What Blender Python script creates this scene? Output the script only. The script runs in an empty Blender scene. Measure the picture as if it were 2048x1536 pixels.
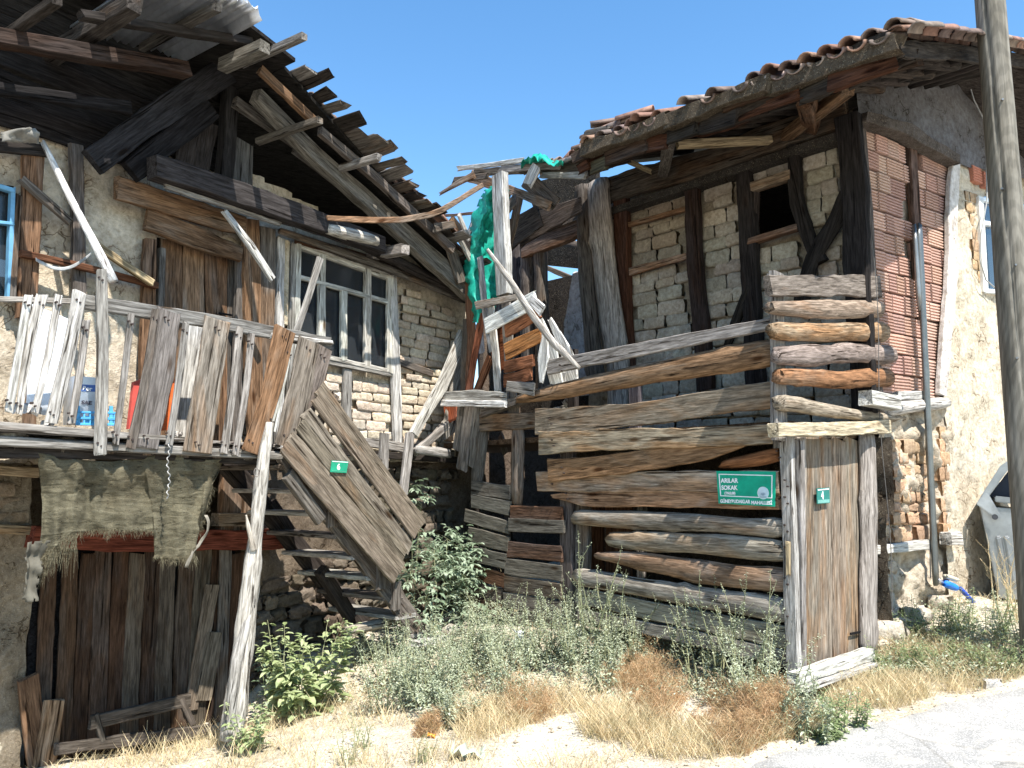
import bpy, bmesh, math, random
import numpy as np
from mathutils import Vector, Matrix, noise
from math import sin, cos, radians as R_, pi, hypot
rnd = random.Random(7)
C = bpy.context.scene.collection
# ---------------------------------------------------------------- camera, sky, sun, exposure
PITCH = R_(7.0); F = 1577.0; CAM = Vector((0, 0, 1.5))
cam_d = bpy.data.cameras.new('camera'); cam = bpy.data.objects.new('camera', cam_d); C.objects.link(cam)
cam_d.sensor_width = 36; cam_d.lens = F / 2048 * 36; cam_d.clip_start = .05; cam_d.clip_end = 2000
cam.location = CAM; cam.rotation_euler = (pi / 2 + PITCH, 0, 0)
bpy.context.scene.camera = cam
SUN_EL = R_(57.0); SUN_XY = Vector((.5, -.866, 0)).normalized()
to_sun = Vector((SUN_XY.x * cos(SUN_EL), SUN_XY.y * cos(SUN_EL), sin(SUN_EL)))
wd = bpy.data.worlds.new('World'); bpy.context.scene.world = wd; wd.use_nodes = True
nt = wd.node_tree; nt.nodes.clear()
sky = nt.nodes.new('ShaderNodeTexSky'); sky.sky_type = 'NISHITA'; sky.sun_disc = False
sky.sun_elevation = SUN_EL; sky.sun_rotation = math.atan2(SUN_XY.x, SUN_XY.y)
sky.altitude = 900; sky.air_density = 1.3; sky.dust_density = .0; sky.ozone_density = 1.6
bg = nt.nodes.new('ShaderNodeBackground'); bg.inputs[1].default_value = .13
wo = nt.nodes.new('ShaderNodeOutputWorld')
hs = nt.nodes.new('ShaderNodeHueSaturation'); hs.inputs['Hue'].default_value = .498; hs.inputs['Saturation'].default_value = 1.24
nt.links.new(sky.outputs[0], hs.inputs['Color']); nt.links.new(hs.outputs[0], bg.inputs[0]); nt.links.new(bg.outputs[0], wo.inputs[0])
sd = bpy.data.lights.new('sun', 'SUN'); sd.energy = 5.0; sd.angle = R_(.53); sd.color = (1, .965, .9)
so = bpy.data.objects.new('sun', sd); C.objects.link(so)
so.rotation_euler = to_sun.to_track_quat('Z', 'Y').to_euler(); so.location = (3, -5, 9)
vs = bpy.context.scene.view_settings
vs.view_transform = 'Standard'; vs.look = 'None'; vs.gamma = 1; vs.exposure = 1.05; vs.use_curve_mapping = False
bpy.context.scene.cycles.max_bounces = 6; bpy.context.scene.cycles.diffuse_bounces = 2
# ---------------------------------------------------------------- planes of the place
def ray(u, v):
    dx = (u - 1024) / F; dy = (768 - v) / F
    return Vector((dx, cos(PITCH) - dy * sin(PITCH), sin(PITCH) + dy * cos(PITCH)))
def depth_of(p):
    q = p - CAM; return q.y * cos(PITCH) + q.z * sin(PITCH)
def to_px(p):
    q = p - CAM; d = q.y * cos(PITCH) + q.z * sin(PITCH); up = -q.y * sin(PITCH) + q.z * cos(PITCH)
    return 1024 + F * q.x / d, 768 - F * up / d
class Plane:                      # a vertical wall plane: origin, azimuth of its run; n looks to the street
    def __init__(s, ox, oy, az, flip=1):
        s.O = Vector((ox, oy, 0)); a = R_(az)
        s.d = Vector((sin(a), cos(a), 0)); n = Vector((cos(a), -sin(a), 0))
        s.n = n if n.dot(Vector((0, -1, 0))) > 0 else -n
    def at(s, u, v, off=0.):
        r = ray(u, v); t = (off - (CAM - s.O).dot(s.n)) / r.dot(s.n)
        return CAM + r * t
    def sz(s, u, v, off=0.):
        p = s.at(u, v, off); return (p - s.O).dot(s.d), p.z
    def pt(s, a, z, off=0.):
        return s.O + s.d * a + s.n * off + Vector((0, 0, z))
L = Plane(-2.64, 6.18, 35.5)       # wall of the left house
B = Plane(-1.825, 5.6, 35.5)       # front edge of its balcony
R = Plane(3.03, 6.67, -42)         # adobe wall of the right house
Q = Plane(1.957, 5.6, -42)         # log rails before it
D = Plane(1.957, 5.6, 45)          # door 4 and the logs over it
S = Plane(3.03, 6.67, 56)          # gable side of the right house
Z = Vector((0, 0, 1))
# ---------------------------------------------------------------- object helpers
WM = {}
def thing(name, label, cat, loc=(0, 0, 0), group=None):
    o = bpy.data.objects.new(name, None); C.objects.link(o); o.location = loc; o.empty_display_size = .2
    WM[o.name] = Matrix.Translation(loc); return tag(o, label, cat, group)
def tag(o, label=None, cat=None, group=None, kind=None):
    if label: o['label'] = label
    if cat: o['category'] = cat
    if group: o['group'] = group
    if kind: o['kind'] = kind
    return o
def link(name, me, parent=None, M=None, col=None):
    o = bpy.data.objects.new(name, me); C.objects.link(o)
    M = M if M is not None else Matrix.Identity(4)
    WM[o.name] = M
    if parent is not None:
        o.parent = parent; o.matrix_basis = WM[parent.name].inverted() @ M
    else: o.matrix_basis = M
    if col: o.color = col
    return o
def mesh(name, vs_, fs, mat, smooth=False, mats=None):
    me = bpy.data.meshes.new(name); me.from_pydata([tuple(v) for v in vs_], [], fs)
    me.materials.append(mat)
    if smooth: me.polygons.foreach_set('use_smooth', [True] * len(me.polygons))
    me.update(); return me
def jit(c, a=.06, al=None):
    k = 1 + rnd.uniform(-a, a) * 1.5
    return (max(0, c[0] * k * (1 + rnd.uniform(-a, a) * .4)), max(0, c[1] * k), max(0, c[2] * k * (1 + rnd.uniform(-a, a) * .4)), c[3] if al is None else al)
def n1(x, s): return noise.noise(Vector((x, s * 7.31, s * 3.17)))
# wood: a run of rings along a path; grain follows the object's own X axis
GREY = (.29, .27, .245, .2); PALE = (.52, .50, .46, .05); DK = (.045, .038, .034, .25); MID = (.15, .132, .115, .4)
BRN = (.19, .145, .11, .6); RED = (.15, .09, .065, .8); WHT = (.78, .77, .74, 0.); YEL = (.46, .36, .22, .3); BLK = (.018, .017, .018, .1)
TAN = (.29, .235, .18, .6)
def wood(name, parent, pts, w, t, n, col, log=False, wob=.04, jag=.012, label=None, mat=None, step=.16, bend=.0):
    """pts world points of the centre line; w widths (metres), t thickness, n facing normal"""
    if not isinstance(w, (list, tuple)): w = [w] * len(pts)
    A, Bq = pts[0], pts[-1]; Lg = (Bq - A).length
    X = (Bq - A).normalized(); Y = n.cross(X).normalized(); N = X.cross(Y).normalized()
    M = Matrix((X, Y, N)).transposed().to_4x4(); M.translation = A; Mi = M.inverted()
    P = [Mi @ p for p in pts]
    sd_ = rnd.uniform(0, 500); step = step * (.62 if w[0] > .07 and Lg > .8 else 1); nseg = max(2, min(22, int(Lg / step)))
    if log: nseg = max(5, int(nseg * 1.3))
    acc = [0.]
    for i in range(1, len(P)): acc.append(acc[-1] + (P[i] - P[i - 1]).length)
    rings = []
    for k in range(nseg + 1):
        d = acc[-1] * k / nseg; i = 0
        while i < len(P) - 2 and acc[i + 1] < d: i += 1
        f = (d - acc[i]) / max(1e-6, acc[i + 1] - acc[i])
        c = P[i].lerp(P[i + 1], f); ww = w[i] + (w[i + 1] - w[i]) * f
        rings.append((c, ww))
    vs_, fs = [], []
    m = 10 if log else 8
    kn_ = [(rnd.uniform(.1, .9) * Lg, rnd.uniform(0, 6.28), rnd.uniform(.12, .3)) for _ in range(int(Lg * 1.6) + 1)] if log and parent is not None and Lg > .5 else []
    nv = len(rings)
    for k, (c, ww) in enumerate(rings):
        x = c.x; ww *= 1 + wob * 2.2 * n1(x * 3.1 + sd_, 1) ; off = ww * wob * 2.5 * n1(x * 1.3 + sd_, 2); zo = t * wob * 3 * n1(x * 1.1 + sd_, 3)
        off += bend * sin(pi * k / (nv - 1))
        end = k in (0, nv - 1)
        for j in range(m):
            if log:
                a = 2 * pi * (j + .5) / m
                rr = 1 + wob * 2.5 * n1(x * 2.3 + j * 1.7 + sd_, 4)
                rr += sum(h_ * math.exp(-((x - x0) / .045) ** 2) * max(0, cos(a - a0)) ** 3 for x0, a0, h_ in kn_)
                y = cos(a) * ww / 2 * rr; z = sin(a) * t / 2 * rr
                if end: y *= .86; z *= .86
            else:
                ch = min(.006, ww * .12, t * .3); h = ww / 2; q = t / 2
                y, z = [(h - ch, q), (h, q - ch), (h, -q + ch), (h - ch, -q), (-h + ch, -q), (-h, -q + ch), (-h, q - ch), (-h + ch, q)][j]
                e = .07 * ww * (n1(x * 7 + sd_, 5 + (j < 4)) + .6 * n1(x * 17 + sd_, 7 + (j < 4))); y += e
            jx = rnd.uniform(-1, 1) * jag if end else 0
            vs_.append((x + jx, c.y + y + off, c.z + z + zo))
    for k in range(nv - 1):
        for j in range(m):
            a = k * m + j; b = k * m + (j + 1) % m
            fs.append((a, b, b + m, a + m) if log else (a, a + m, b + m, b))
    fs.append(tuple(reversed(range(m))) if log else tuple(range(m)))
    fs.append(tuple(range((nv - 1) * m, nv * m)) if log else tuple(reversed(range((nv - 1) * m, nv * m))))
    me = mesh(name, vs_, fs, mat or M_wood, smooth=log)
    o = link(name, me, parent, M, jit(col))
    if label: o['label'] = label
    return o
def px_w(pl, u, v, off, du, dv, w):
    a = pl.at(u - du * w / 2, v - dv * w / 2, off); b = pl.at(u + du * w / 2, v + dv * w / 2, off); return (a - b).length
def pw(name, parent, pl, pix, w, col, off=0., t=.03, log=False, **k):
    """wood placed on a plane. pix: [(u,v),...] ; w in photo pixels across ; off: one value or per point"""
    offs = off if isinstance(off, (list, tuple)) else [off] * len(pix)
    w = w if isinstance(w, (list, tuple)) else [w] * len(pix)
    pts = [pl.at(u, v, o_) for (u, v), o_ in zip(pix, offs)]
    ws = []
    for i, (u, v) in enumerate(pix):
        a = pix[max(0, i - 1)]; b = pix[min(len(pix) - 1, i + 1)]
        du, dv = b[0] - a[0], b[1] - a[1]; l = hypot(du, dv)
        # true width: convert the screen-perpendicular width, minus foreshortening along the member
        p0 = pl.at(u, v, offs[i]); q = pl.at(u - dv / l * 4, v + du / l * 4, offs[i]) - p0
        ax = (pts[-1] - pts[0]).normalized(); q = q - ax * q.dot(ax); ws.append(q.length / 4 * w[i])
    if log: t = sum(ws) / len(ws) if t == .03 else t
    return wood(name, parent, pts, ws, t, pl.n, col, log=log, **k)
def box(name, parent, M, sx, sy, sz, mat, col=None, bev=.004, ctr=True):
    bm = bmesh.new(); bmesh.ops.create_cube(bm, size=1)
    bmesh.ops.scale(bm, vec=(sx, sy, sz), verts=bm.verts)
    if bev: bmesh.ops.bevel(bm, geom=bm.edges[:], offset=min(bev, min(sx, sy, sz) * .3), segments=1, affect='EDGES')
    me = bpy.data.meshes.new(name); bm.to_mesh(me); bm.free(); me.materials.append(mat)
    return link(name, me, parent, M, col)
def frameM(p, X, N):
    X = X.normalized(); Y = N.cross(X).normalized(); N = X.cross(Y)
    M = Matrix((X, Y, N)).transposed().to_4x4(); M.translation = p; return M
def quad_solid(name, parent, P4, n, t, mat, col=None):
    vs_ = [p for p in P4] + [p - n * t for p in P4]
    fs = [(0, 1, 2, 3), (7, 6, 5, 4)] + [(i, i + 4, (i + 1) % 4 + 4, (i + 1) % 4) for i in range(4)]
    c = sum(P4, Vector()) / 4
    me = mesh(name, [v - c for v in vs_], fs, mat)
    bm = bmesh.new(); bm.from_mesh(me); bmesh.ops.recalc_face_normals(bm, faces=bm.faces); bm.to_mesh(me); bm.free()
    return link(name, me, parent, Matrix.Translation(c), col)
# lumpy unit blocks (mud bricks, stones) shared between pieces
def lump_mesh(name, mat, seed, rough, nx=5, ny=3, power=4.):
    vs_, fs, idx = [], [], {}
    def V(p):
        key = tuple(round(c, 4) for c in p)
        if key in idx: return idx[key]
        q = Vector(p); r = (abs(q.x) ** power + abs(q.y) ** power + abs(q.z) ** power) ** (1 / power)
        q = q / max(r, 1e-6) if r > 1 else q
        q += Vector([noise.noise(Vector((p[0] * 1.3 + seed * 3.3 + k * 9, p[1] * 1.3 + k * 5, p[2] * 1.3 + seed))) * rough for k in range(3)])
        q += Vector([noise.noise(Vector((p[0] * 3.3 + seed * 3.3 + k * 9, p[1] * 3.3 + k * 5, p[2] * 3 + seed))) * rough * .45 for k in range(3)])
        idx[key] = len(vs_); vs_.append(q * .5); return idx[key]
    def face(fn, a, b):
        for i in range(a):
            for j in range(b):
                q = [fn(-1 + 2 * (i + x) / a, -1 + 2 * (j + y) / b) for x, y in ((0, 0), (1, 0), (1, 1), (0, 1))]
                fs.append(tuple(V(p) for p in q))
    face(lambda a, b: (a, b, 1), nx, ny)
    face(lambda a, b: (a, 1, -b), nx, 2); face(lambda a, b: (a, -1, b), nx, 2)
    face(lambda a, b: (1, a, -b), ny, 2); face(lambda a, b: (-1, a, b), ny, 2)
    return mesh(name, vs_, fs, mat, smooth=True)
def in_poly(u, v, poly):
    c = False; j = len(poly) - 1
    for i in range(len(poly)):
        a, b = poly[i], poly[j]
        if (a[1] > v) != (b[1] > v) and u < (b[0] - a[0]) * (v - a[1]) / (b[1] - a[1]) + a[0]: c = not c
        j = i
    return c
def courses(name, parent, pl, poly, lumps, h, lens, off, depth, col, skip=[], amp=.25, tilt=0., rise=0., limit=300, hj=.15):
    """lay lumpy blocks in courses over the wall patch whose outline is poly"""
    sz = [pl.sz(u, v, off) for u, v in poly]
    s0, s1 = min(a for a, _ in sz), max(a for a, _ in sz); z0, z1 = min(b for _, b in sz), max(b for _, b in sz)
    z = z0 + h * .5; row = 0; n = 0
    while z < z1 + h * .3:
        hh = h * rnd.uniform(1 - hj, 1 + hj); s = s0 - rnd.uniform(0, lens[0])
        while s < s1:
            l = rnd.uniform(*lens); c = s + l / 2
            zz = z + rise * (c - s0) + .012 * sin(c * 3 + row)
            p = pl.pt(c, zz, off); u, v = to_px(p)
            if in_poly(u, v, poly) and not any(in_poly(u, v, q) for q in skip) and n < limit:
                # clip to the outline so that pieces end at the posts
                a, b = s, s + l
                while a < c and not in_poly(*to_px(pl.pt(a, zz, off)), poly): a += .02
                while b > c and not in_poly(*to_px(pl.pt(b, zz, off)), poly): b -= .02
                ll = b - a - .006
                if ll > .05:
                    p = pl.pt((a + b) / 2, zz, off - depth / 2 + rnd.uniform(-.5, .5) * amp * depth)
                    M = frameM(p, pl.d if pl.n.cross(pl.d).z > 0 else -pl.d, pl.n) @ Matrix.Rotation(rnd.uniform(-1, 1) * (.03 + tilt), 4, 'Z') @ Matrix.Diagonal((ll * 1.05, (hh - .004) * 1.05, depth, 1))
                    link(name, rnd.choice(lumps), parent, M, jit(col, .12)); n += 1
            s += l
        z += hh; row += 1
    return n
def sheet(name, parent, pl, poly, off, mat, col, cell=.05, amp=.02, skip=[], thick=.0, freq=3., top=None):
    """a rough wall skin over the outline poly, with relief; openings in skip are left out"""
    sz = [pl.sz(u, v, off) for u, v in poly]
    s0, s1 = min(a for a, _ in sz), max(a for a, _ in sz); z0, z1 = min(b for _, b in sz), max(b for _, b in sz)
    ns = int((s1 - s0) / cell) + 2; nz = int((z1 - z0) / cell) + 2
    X = pl.d if pl.n.cross(pl.d).z > 0 else -pl.d
    org = pl.pt(s0, z0, off); vs_, fs = [], []; sg = 1 if X.dot(pl.d) > 0 else -1
    ok = np.zeros((ns, nz), bool)
    for i in range(ns):
        for j in range(nz):
            s = s0 + i * cell; z = z0 + j * cell
            q = Vector((s * freq, z * freq, off * 9 + 3.7))
            d = amp * (noise.noise(q) + .5 * noise.noise(q * 2.3) + .25 * noise.noise(q * 5.1))
            zc = z
            if top:
                zt = top(pl.pt(s, z, off)); zc = min(z, zt)
            js = cell * .3 * noise.noise(q * 4 + Vector((9, 1, 1))); jz = cell * .3 * noise.noise(q * 4 + Vector((1, 9, 1)))
            vs_.append((sg * (i * cell + js), zc - z0 + (jz if zc == z else 0), d))
            u, v = to_px(pl.pt(s + cell / 2, z + cell / 2, off))
            ok[i, j] = in_poly(u, v, poly) and not any(in_poly(u, v, k) for k in skip) and (not top or z < zt)
    for i in range(ns - 1):
        for j in range(nz - 1):
            if ok[i, j]:
                a = i * nz + j; f = (a, a + nz, a + nz + 1, a + 1); fs.append(f if sg > 0 else f[::-1])
    me = mesh(name, vs_, fs, mat, smooth=True)
    o = link(name, me, parent, frameM(org, X, pl.n), col)
    if thick:
        m = o.modifiers.new('depth', 'SOLIDIFY'); m.thickness = thick; m.offset = -1
    return o
# ---------------------------------------------------------------- materials
def newmat(name):
    m = bpy.data.materials.new(name); m.use_nodes = True; t = m.node_tree
    for n in list(t.nodes):
        if n.type != 'BSDF_PRINCIPLED' and n.type != 'OUTPUT_MATERIAL': t.nodes.remove(n)
    p = [n for n in t.nodes if n.type == 'BSDF_PRINCIPLED'][0]
    p.inputs['Specular IOR Level'].default_value = .25
    return m, t, p
class NT:
    def __init__(s, t): s.t = t
    def n(s, ty, **k):
        n = s.t.nodes.new(ty)
        for a, b in k.items():
            if a.startswith('i_'): n.inputs[int(a[2:])].default_value = b
            else: setattr(n, a, b)
        return n
    def l(s, a, b): s.t.links.new(a, b)
    def noise(s, vec, scale, detail=4., rough=.55, dist=0.):
        n = s.n('ShaderNodeTexNoise'); n.inputs['Scale'].default_value = scale; n.inputs['Detail'].default_value = detail
        n.inputs['Roughness'].default_value = rough; n.inputs['Distortion'].default_value = dist
        s.l(vec, n.inputs['Vector']); return n.outputs['Fac']
    def ramp(s, f, a, b, c0=(0, 0, 0, 1), c1=(1, 1, 1, 1)):
        n = s.n('ShaderNodeValToRGB'); e = n.color_ramp.elements
        e[0].position = a; e[1].position = b; e[0].color = c0; e[1].color = c1; s.l(f, n.inputs[0]); return n.outputs[0]
    def mix(s, f, a, b, bt='MIX'):
        n = s.n('ShaderNodeMix', data_type='RGBA', blend_type=bt)
        for i, v in ((0, f), (6, a), (7, b)):
            if isinstance(v, (int, float)): n.inputs[i].default_value = v
            elif isinstance(v, tuple): n.inputs[i].default_value = v
            else: s.l(v, n.inputs[i])
        return n.outputs[2]
    def math(s, op, a, b=0.):
        n = s.n('ShaderNodeMath', operation=op)
        for i, v in ((0, a), (1, b)):
            if isinstance(v, (int, float)): n.inputs[i].default_value = v
            else: s.l(v, n.inputs[i])
        return n.outputs[0]
    def bump(s, h, strength, dist, prev=None):
        n = s.n('ShaderNodeBump'); n.inputs['Strength'].default_value = strength; n.inputs['Distance'].default_value = dist
        s.l(h, n.inputs['Height'])
        if prev: s.l(prev, n.inputs['Normal'])
        return n.outputs[0]
    def objvec(s, scale=(1, 1, 1)):
        tc = s.n('ShaderNodeTexCoord'); oi = s.n('ShaderNodeObjectInfo'); s.oi = oi
        m = s.n('ShaderNodeMapping'); m.inputs['Scale'].default_value = scale
        s.l(tc.outputs['Object'], m.inputs['Vector'])
        k = s.n('ShaderNodeVectorMath', operation='SCALE'); cb = s.n('ShaderNodeCombineXYZ')
        r = s.math('MULTIPLY', oi.outputs['Random'], 97.)
        for i in range(3): s.l(r, cb.inputs[i])
        a = s.n('ShaderNodeVectorMath', operation='ADD'); s.l(m.outputs[0], a.inputs[0]); s.l(cb.outputs[0], a.inputs[1])
        return a.outputs[0]
def wood_material():
    m, t, p = newmat('weathered_wood'); k = NT(t)
    v = k.objvec((2.8, 30, 30)); v2 = k.objvec((1.2, 5, 5)); oi = k.oi
    g = k.noise(v, 1.0, 6, .7, 1.1)                 # grain
    g2 = k.noise(k.objvec((6.5, 85, 85)), 1.0, 3, .6, .3)
    big = k.noise(v2, 1.1, 3, .6, .8)               # weather patches
    wear = k.math('ADD', big, k.math('SUBTRACT', oi.outputs['Alpha'], .5))
    wear = k.ramp(wear, .42, .62)
    base = oi.outputs['Color']
    brown = k.mix(.9, base, (1.0, .74, .54, 1), 'MULTIPLY')
    c = k.mix(wear, base, brown)
    c = k.mix(1., c, k.ramp(g, .34, .64, (.45, .43, .41, 1), (1.25, 1.24, 1.22, 1)), 'MULTIPLY')
    c = k.mix(1., c, k.ramp(g2, .38, .58, (.62, .61, .6, 1), (1.1, 1.1, 1.1, 1)), 'MULTIPLY')
    # drying cracks
    cr = k.ramp(k.noise(k.objvec((1.5, 38, 38)), 1., 3, .6, .4), .345, .375)
    c = k.mix(1., c, k.mix(cr, (.22, .2, .18, 1), (1, 1, 1, 1)), 'MULTIPLY')
    # knots
    vo = k.n('ShaderNodeTexVoronoi'); vo.inputs['Scale'].default_value = 1.; k.l(k.objvec((1.5, 5, 5)), vo.inputs['Vector'])
    kn = k.ramp(vo.outputs['Distance'], .05, .13)
    c = k.mix(1., c, k.mix(kn, (.3, .22, .16, 1), (1, 1, 1, 1)), 'MULTIPLY')
    st = k.ramp(k.noise(v2, 2.6, 5, .7), .28, .5, (.6, .58, .55, 1), (1, 1, 1, 1))
    c = k.mix(1., c, st, 'MULTIPLY')
    k.l(c, p.inputs['Base Color']); p.inputs['Roughness'].default_value = .9; p.inputs['Specular IOR Level'].default_value = .08
    b = k.bump(g, .55, .012); b = k.bump(cr, .7, .012, b); b = k.bump(g2, .35, .004, b)
    k.l(b, p.inputs['Normal']); return m
def earth_material(name, sc=1., straw=.5, rough=.95, bstr=.8, stains=.5, crack=True):
    m, t, p = newmat(name); k = NT(t); tc = k.n('ShaderNodeTexCoord'); oi = k.n('ShaderNodeObjectInfo')
    ge = k.n('ShaderNodeNewGeometry'); v = ge.outputs['Position']
    a = k.noise(v, 3.2 * sc, 5, .6, .4); b = k.noise(v, 22 * sc, 6, .7); f = k.noise(v, 95 * sc, 4, .7)
    base = oi.outputs['Color']
    c = k.mix(1., base, k.ramp(a, .3, .7, (.80, .74, .68, 1), (1.15, 1.13, 1.1, 1)), 'MULTIPLY')
    c = k.mix(1., c, k.ramp(b, .32, .62, (.62, .58, .54, 1), (1.1, 1.1, 1.1, 1)), 'MULTIPLY')
    c = k.mix(k.math('MULTIPLY', k.ramp(f, .58, .72), straw), c, (.62, .52, .36, 1))
    hb = k.bump(b, bstr, .03); hb = k.bump(f, bstr * .8, .01, hb)
    if crack:
        vo = k.n('ShaderNodeTexVoronoi', feature='DISTANCE_TO_EDGE'); vo.inputs['Scale'].default_value = 7 * sc
        mp = k.mix(.18, v, k.n('ShaderNodeTexNoise', i_2=9.).outputs['Color'])
        k.l(mp, vo.inputs['Vector'])
        e = k.math('MAXIMUM', k.ramp(vo.outputs['Distance'], .006, .03), k.ramp(a, .42, .5))
        c = k.mix(1., c, k.mix(e, (.38, .33, .28, 1), (1, 1, 1, 1)), 'MULTIPLY')
        hb = k.bump(e, .5, .02, hb)
    k.l(c, p.inputs['Base Color']); k.l(hb, p.inputs['Normal']); p.inputs['Roughness'].default_value = rough
    p.inputs['Specular IOR Level'].default_value = .1; return m
def flat_material(name, c, rough=.6, metal=0., var=.15, sc=12., bump=.2, use_obj=False, spec=.3, trans=0.):
    m, t, p = newmat(name); k = NT(t); v = k.objvec((1, 1, 1))
    n = k.noise(v, sc, 5, .65, .3)
    base = k.oi.outputs['Color'] if use_obj else c
    cc = k.mix(1., base, k.ramp(n, .3, .7, (1 - var * 1.6,) * 3 + (1,), (1 + var * .6,) * 3 + (1,)), 'MULTIPLY')
    k.l(cc, p.inputs['Base Color']); p.inputs['Roughness'].default_value = rough; p.inputs['Metallic'].default_value = metal
    p.inputs['Specular IOR Level'].default_value = spec
    if bump: k.l(k.bump(n, bump, .01), p.inputs['Normal'])
    if trans:
        ts = k.n('ShaderNodeBsdfTranslucent'); k.l(cc, ts.inputs['Color'])
        mx = k.n('ShaderNodeMixShader'); mx.inputs[0].default_value = trans
        out = [q for q in t.nodes if q.type == 'OUTPUT_MATERIAL'][0]
        k.l(p.outputs[0], mx.inputs[1]); k.l(ts.outputs[0], mx.inputs[2]); k.l(mx.outputs[0], out.inputs[0])
    return m
def leaf_material(name, c1, c2, trans=.3):
    m, t, p = newmat(name); k = NT(t); ge = k.n('ShaderNodeNewGeometry')
    f = ge.outputs['Random Per Island']
    c = k.mix(f, c1, c2); n = k.noise(ge.outputs['Position'], 14, 3)
    c = k.mix(1., c, k.ramp(n, .35, .65, (.75, .78, .7, 1), (1.15, 1.12, 1.1, 1)), 'MULTIPLY')
    k.l(c, p.inputs['Base Color']); p.inputs['Roughness'].default_value = .6
    ts = k.n('ShaderNodeBsdfTranslucent'); k.l(c, ts.inputs['Color'])
    mx = k.n('ShaderNodeMixShader'); mx.inputs[0].default_value = trans
    out = [q for q in t.nodes if q.type == 'OUTPUT_MATERIAL'][0]
    k.l(p.outputs[0], mx.inputs[1]); k.l(ts.outputs[0], mx.inputs[2]); k.l(mx.outputs[0], out.inputs[0])
    return m
M_wood = wood_material()
M_mud = earth_material('mud_plaster', 1., .55)
M_adobe = earth_material('adobe_brick', 1.2, .35, bstr=.7, crack=False)
M_stone = earth_material('field_stone', 1.6, .1, bstr=.6, crack=False)
M_lime = earth_material('lime_plaster', .8, .15, bstr=.5)
M_clay = flat_material('fired_clay', (.4, .17, .1, 1), .85, var=.25, sc=9, use_obj=True, bump=.3)
M_tile = flat_material('roof_tile', (.4, .17, .1, 1), .85, var=.4, sc=7, use_obj=True, bump=.4)
M_iron = flat_material('galvanised_sheet', (.46, .47, .48, 1), .42, .85, var=.2, sc=5, bump=.1, use_obj=True)
M_paint = flat_material('old_paint', (.7, .7, .7, 1), .5, var=.18, sc=10, use_obj=True)
M_cloth = flat_material('sackcloth', (.3, .27, .2, 1), .95, var=.35, sc=6, use_obj=True, trans=.35, bump=.5)
def sack_material():
    m, t, p = newmat('worn_sacking'); k = NT(t); v = k.n('ShaderNodeNewGeometry').outputs['Position']
    mp = k.n('ShaderNodeMapping'); mp.inputs['Scale'].default_value = (3, 3, 14); mp.inputs['Rotation'].default_value = (.1, .3, 0); k.l(v, mp.inputs[0])
    a = k.noise(mp.outputs[0], 1.6, 6, .65, 1.4); f = k.noise(v, 160, 3, .8); b = k.noise(v, 3., 4, .6)
    c = k.mix(k.ramp(a, .34, .66), (.115, .10, .065, 1), (.27, .24, .165, 1)); c = k.mix(k.math('MULTIPLY', k.ramp(b, .5, .7), .6), c, (.13, .10, .06, 1))
    c = k.mix(1., c, k.ramp(f, .3, .7, (.6, .6, .58, 1), (1.25, 1.25, 1.2, 1)), 'MULTIPLY'); k.l(c, p.inputs['Base Color']); p.inputs['Roughness'].default_value = 1
    k.l(k.bump(f, .6, .006, k.bump(a, .7, .03)), p.inputs['Normal'])
    ts = k.n('ShaderNodeBsdfTranslucent'); k.l(c, ts.inputs['Color']); tr = k.n('ShaderNodeBsdfTransparent')
    mx = k.n('ShaderNodeMixShader'); mx.inputs[0].default_value = .35; m2 = k.n('ShaderNodeMixShader')
    k.l(k.math('MULTIPLY', k.ramp(k.noise(mp.outputs[0], 3.5, 4, .7, 2.), .56, .66), .55), m2.inputs[0])
    out = [q for q in t.nodes if q.type == 'OUTPUT_MATERIAL'][0]
    k.l(p.outputs[0], mx.inputs[1]); k.l(ts.outputs[0], mx.inputs[2]); k.l(mx.outputs[0], m2.inputs[1]); k.l(tr.outputs[0], m2.inputs[2]); k.l(m2.outputs[0], out.inputs[0]); return m
M_sack = sack_material()
M_tarp = flat_material('green_tarpaulin', (.02, .46, .34, 1), .5, var=.3, sc=16, bump=.5, trans=.25, spec=.4)
M_white = flat_material('white_print', (.85, .86, .86, 1), .5, var=.04, bump=0)
M_wire = flat_material('cable', (.1, .1, .1, 1), .6, use_obj=True, bump=0)
def glass_material():
    m, t, p = newmat('dusty_pane'); k = NT(t); v = k.n('ShaderNodeTexCoord').outputs['Object']
    n = k.noise(v, 3., 4, .6)
    p.inputs['Base Color'].default_value = (.03, .035, .04, 1); p.inputs['Roughness'].default_value = .06
    k.l(k.ramp(n, .35, .7, (.03, .03, .03, 1), (.22, .22, .22, 1)), p.inputs['Roughness'])
    p.inputs['Specular IOR Level'].default_value = .7
    gl = k.n('ShaderNodeBsdfTransparent'); mx = k.n('ShaderNodeMixShader'); mx.inputs[0].default_value = .35
    out = [q for q in t.nodes if q.type == 'OUTPUT_MATERIAL'][0]
    k.l(p.outputs[0], mx.inputs[1]); k.l(gl.outputs[0], mx.inputs[2]); k.l(mx.outputs[0], out.inputs[0]); return m
M_glass = glass_material()
ADOBE = [lump_mesh('adobe_brick', M_adobe, i, .13, 7, 4, 9.) for i in range(9)]
STONES = [lump_mesh('stone', M_stone, 40 + i, .42, 5, 5, 4.5) for i in range(9)]
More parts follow.
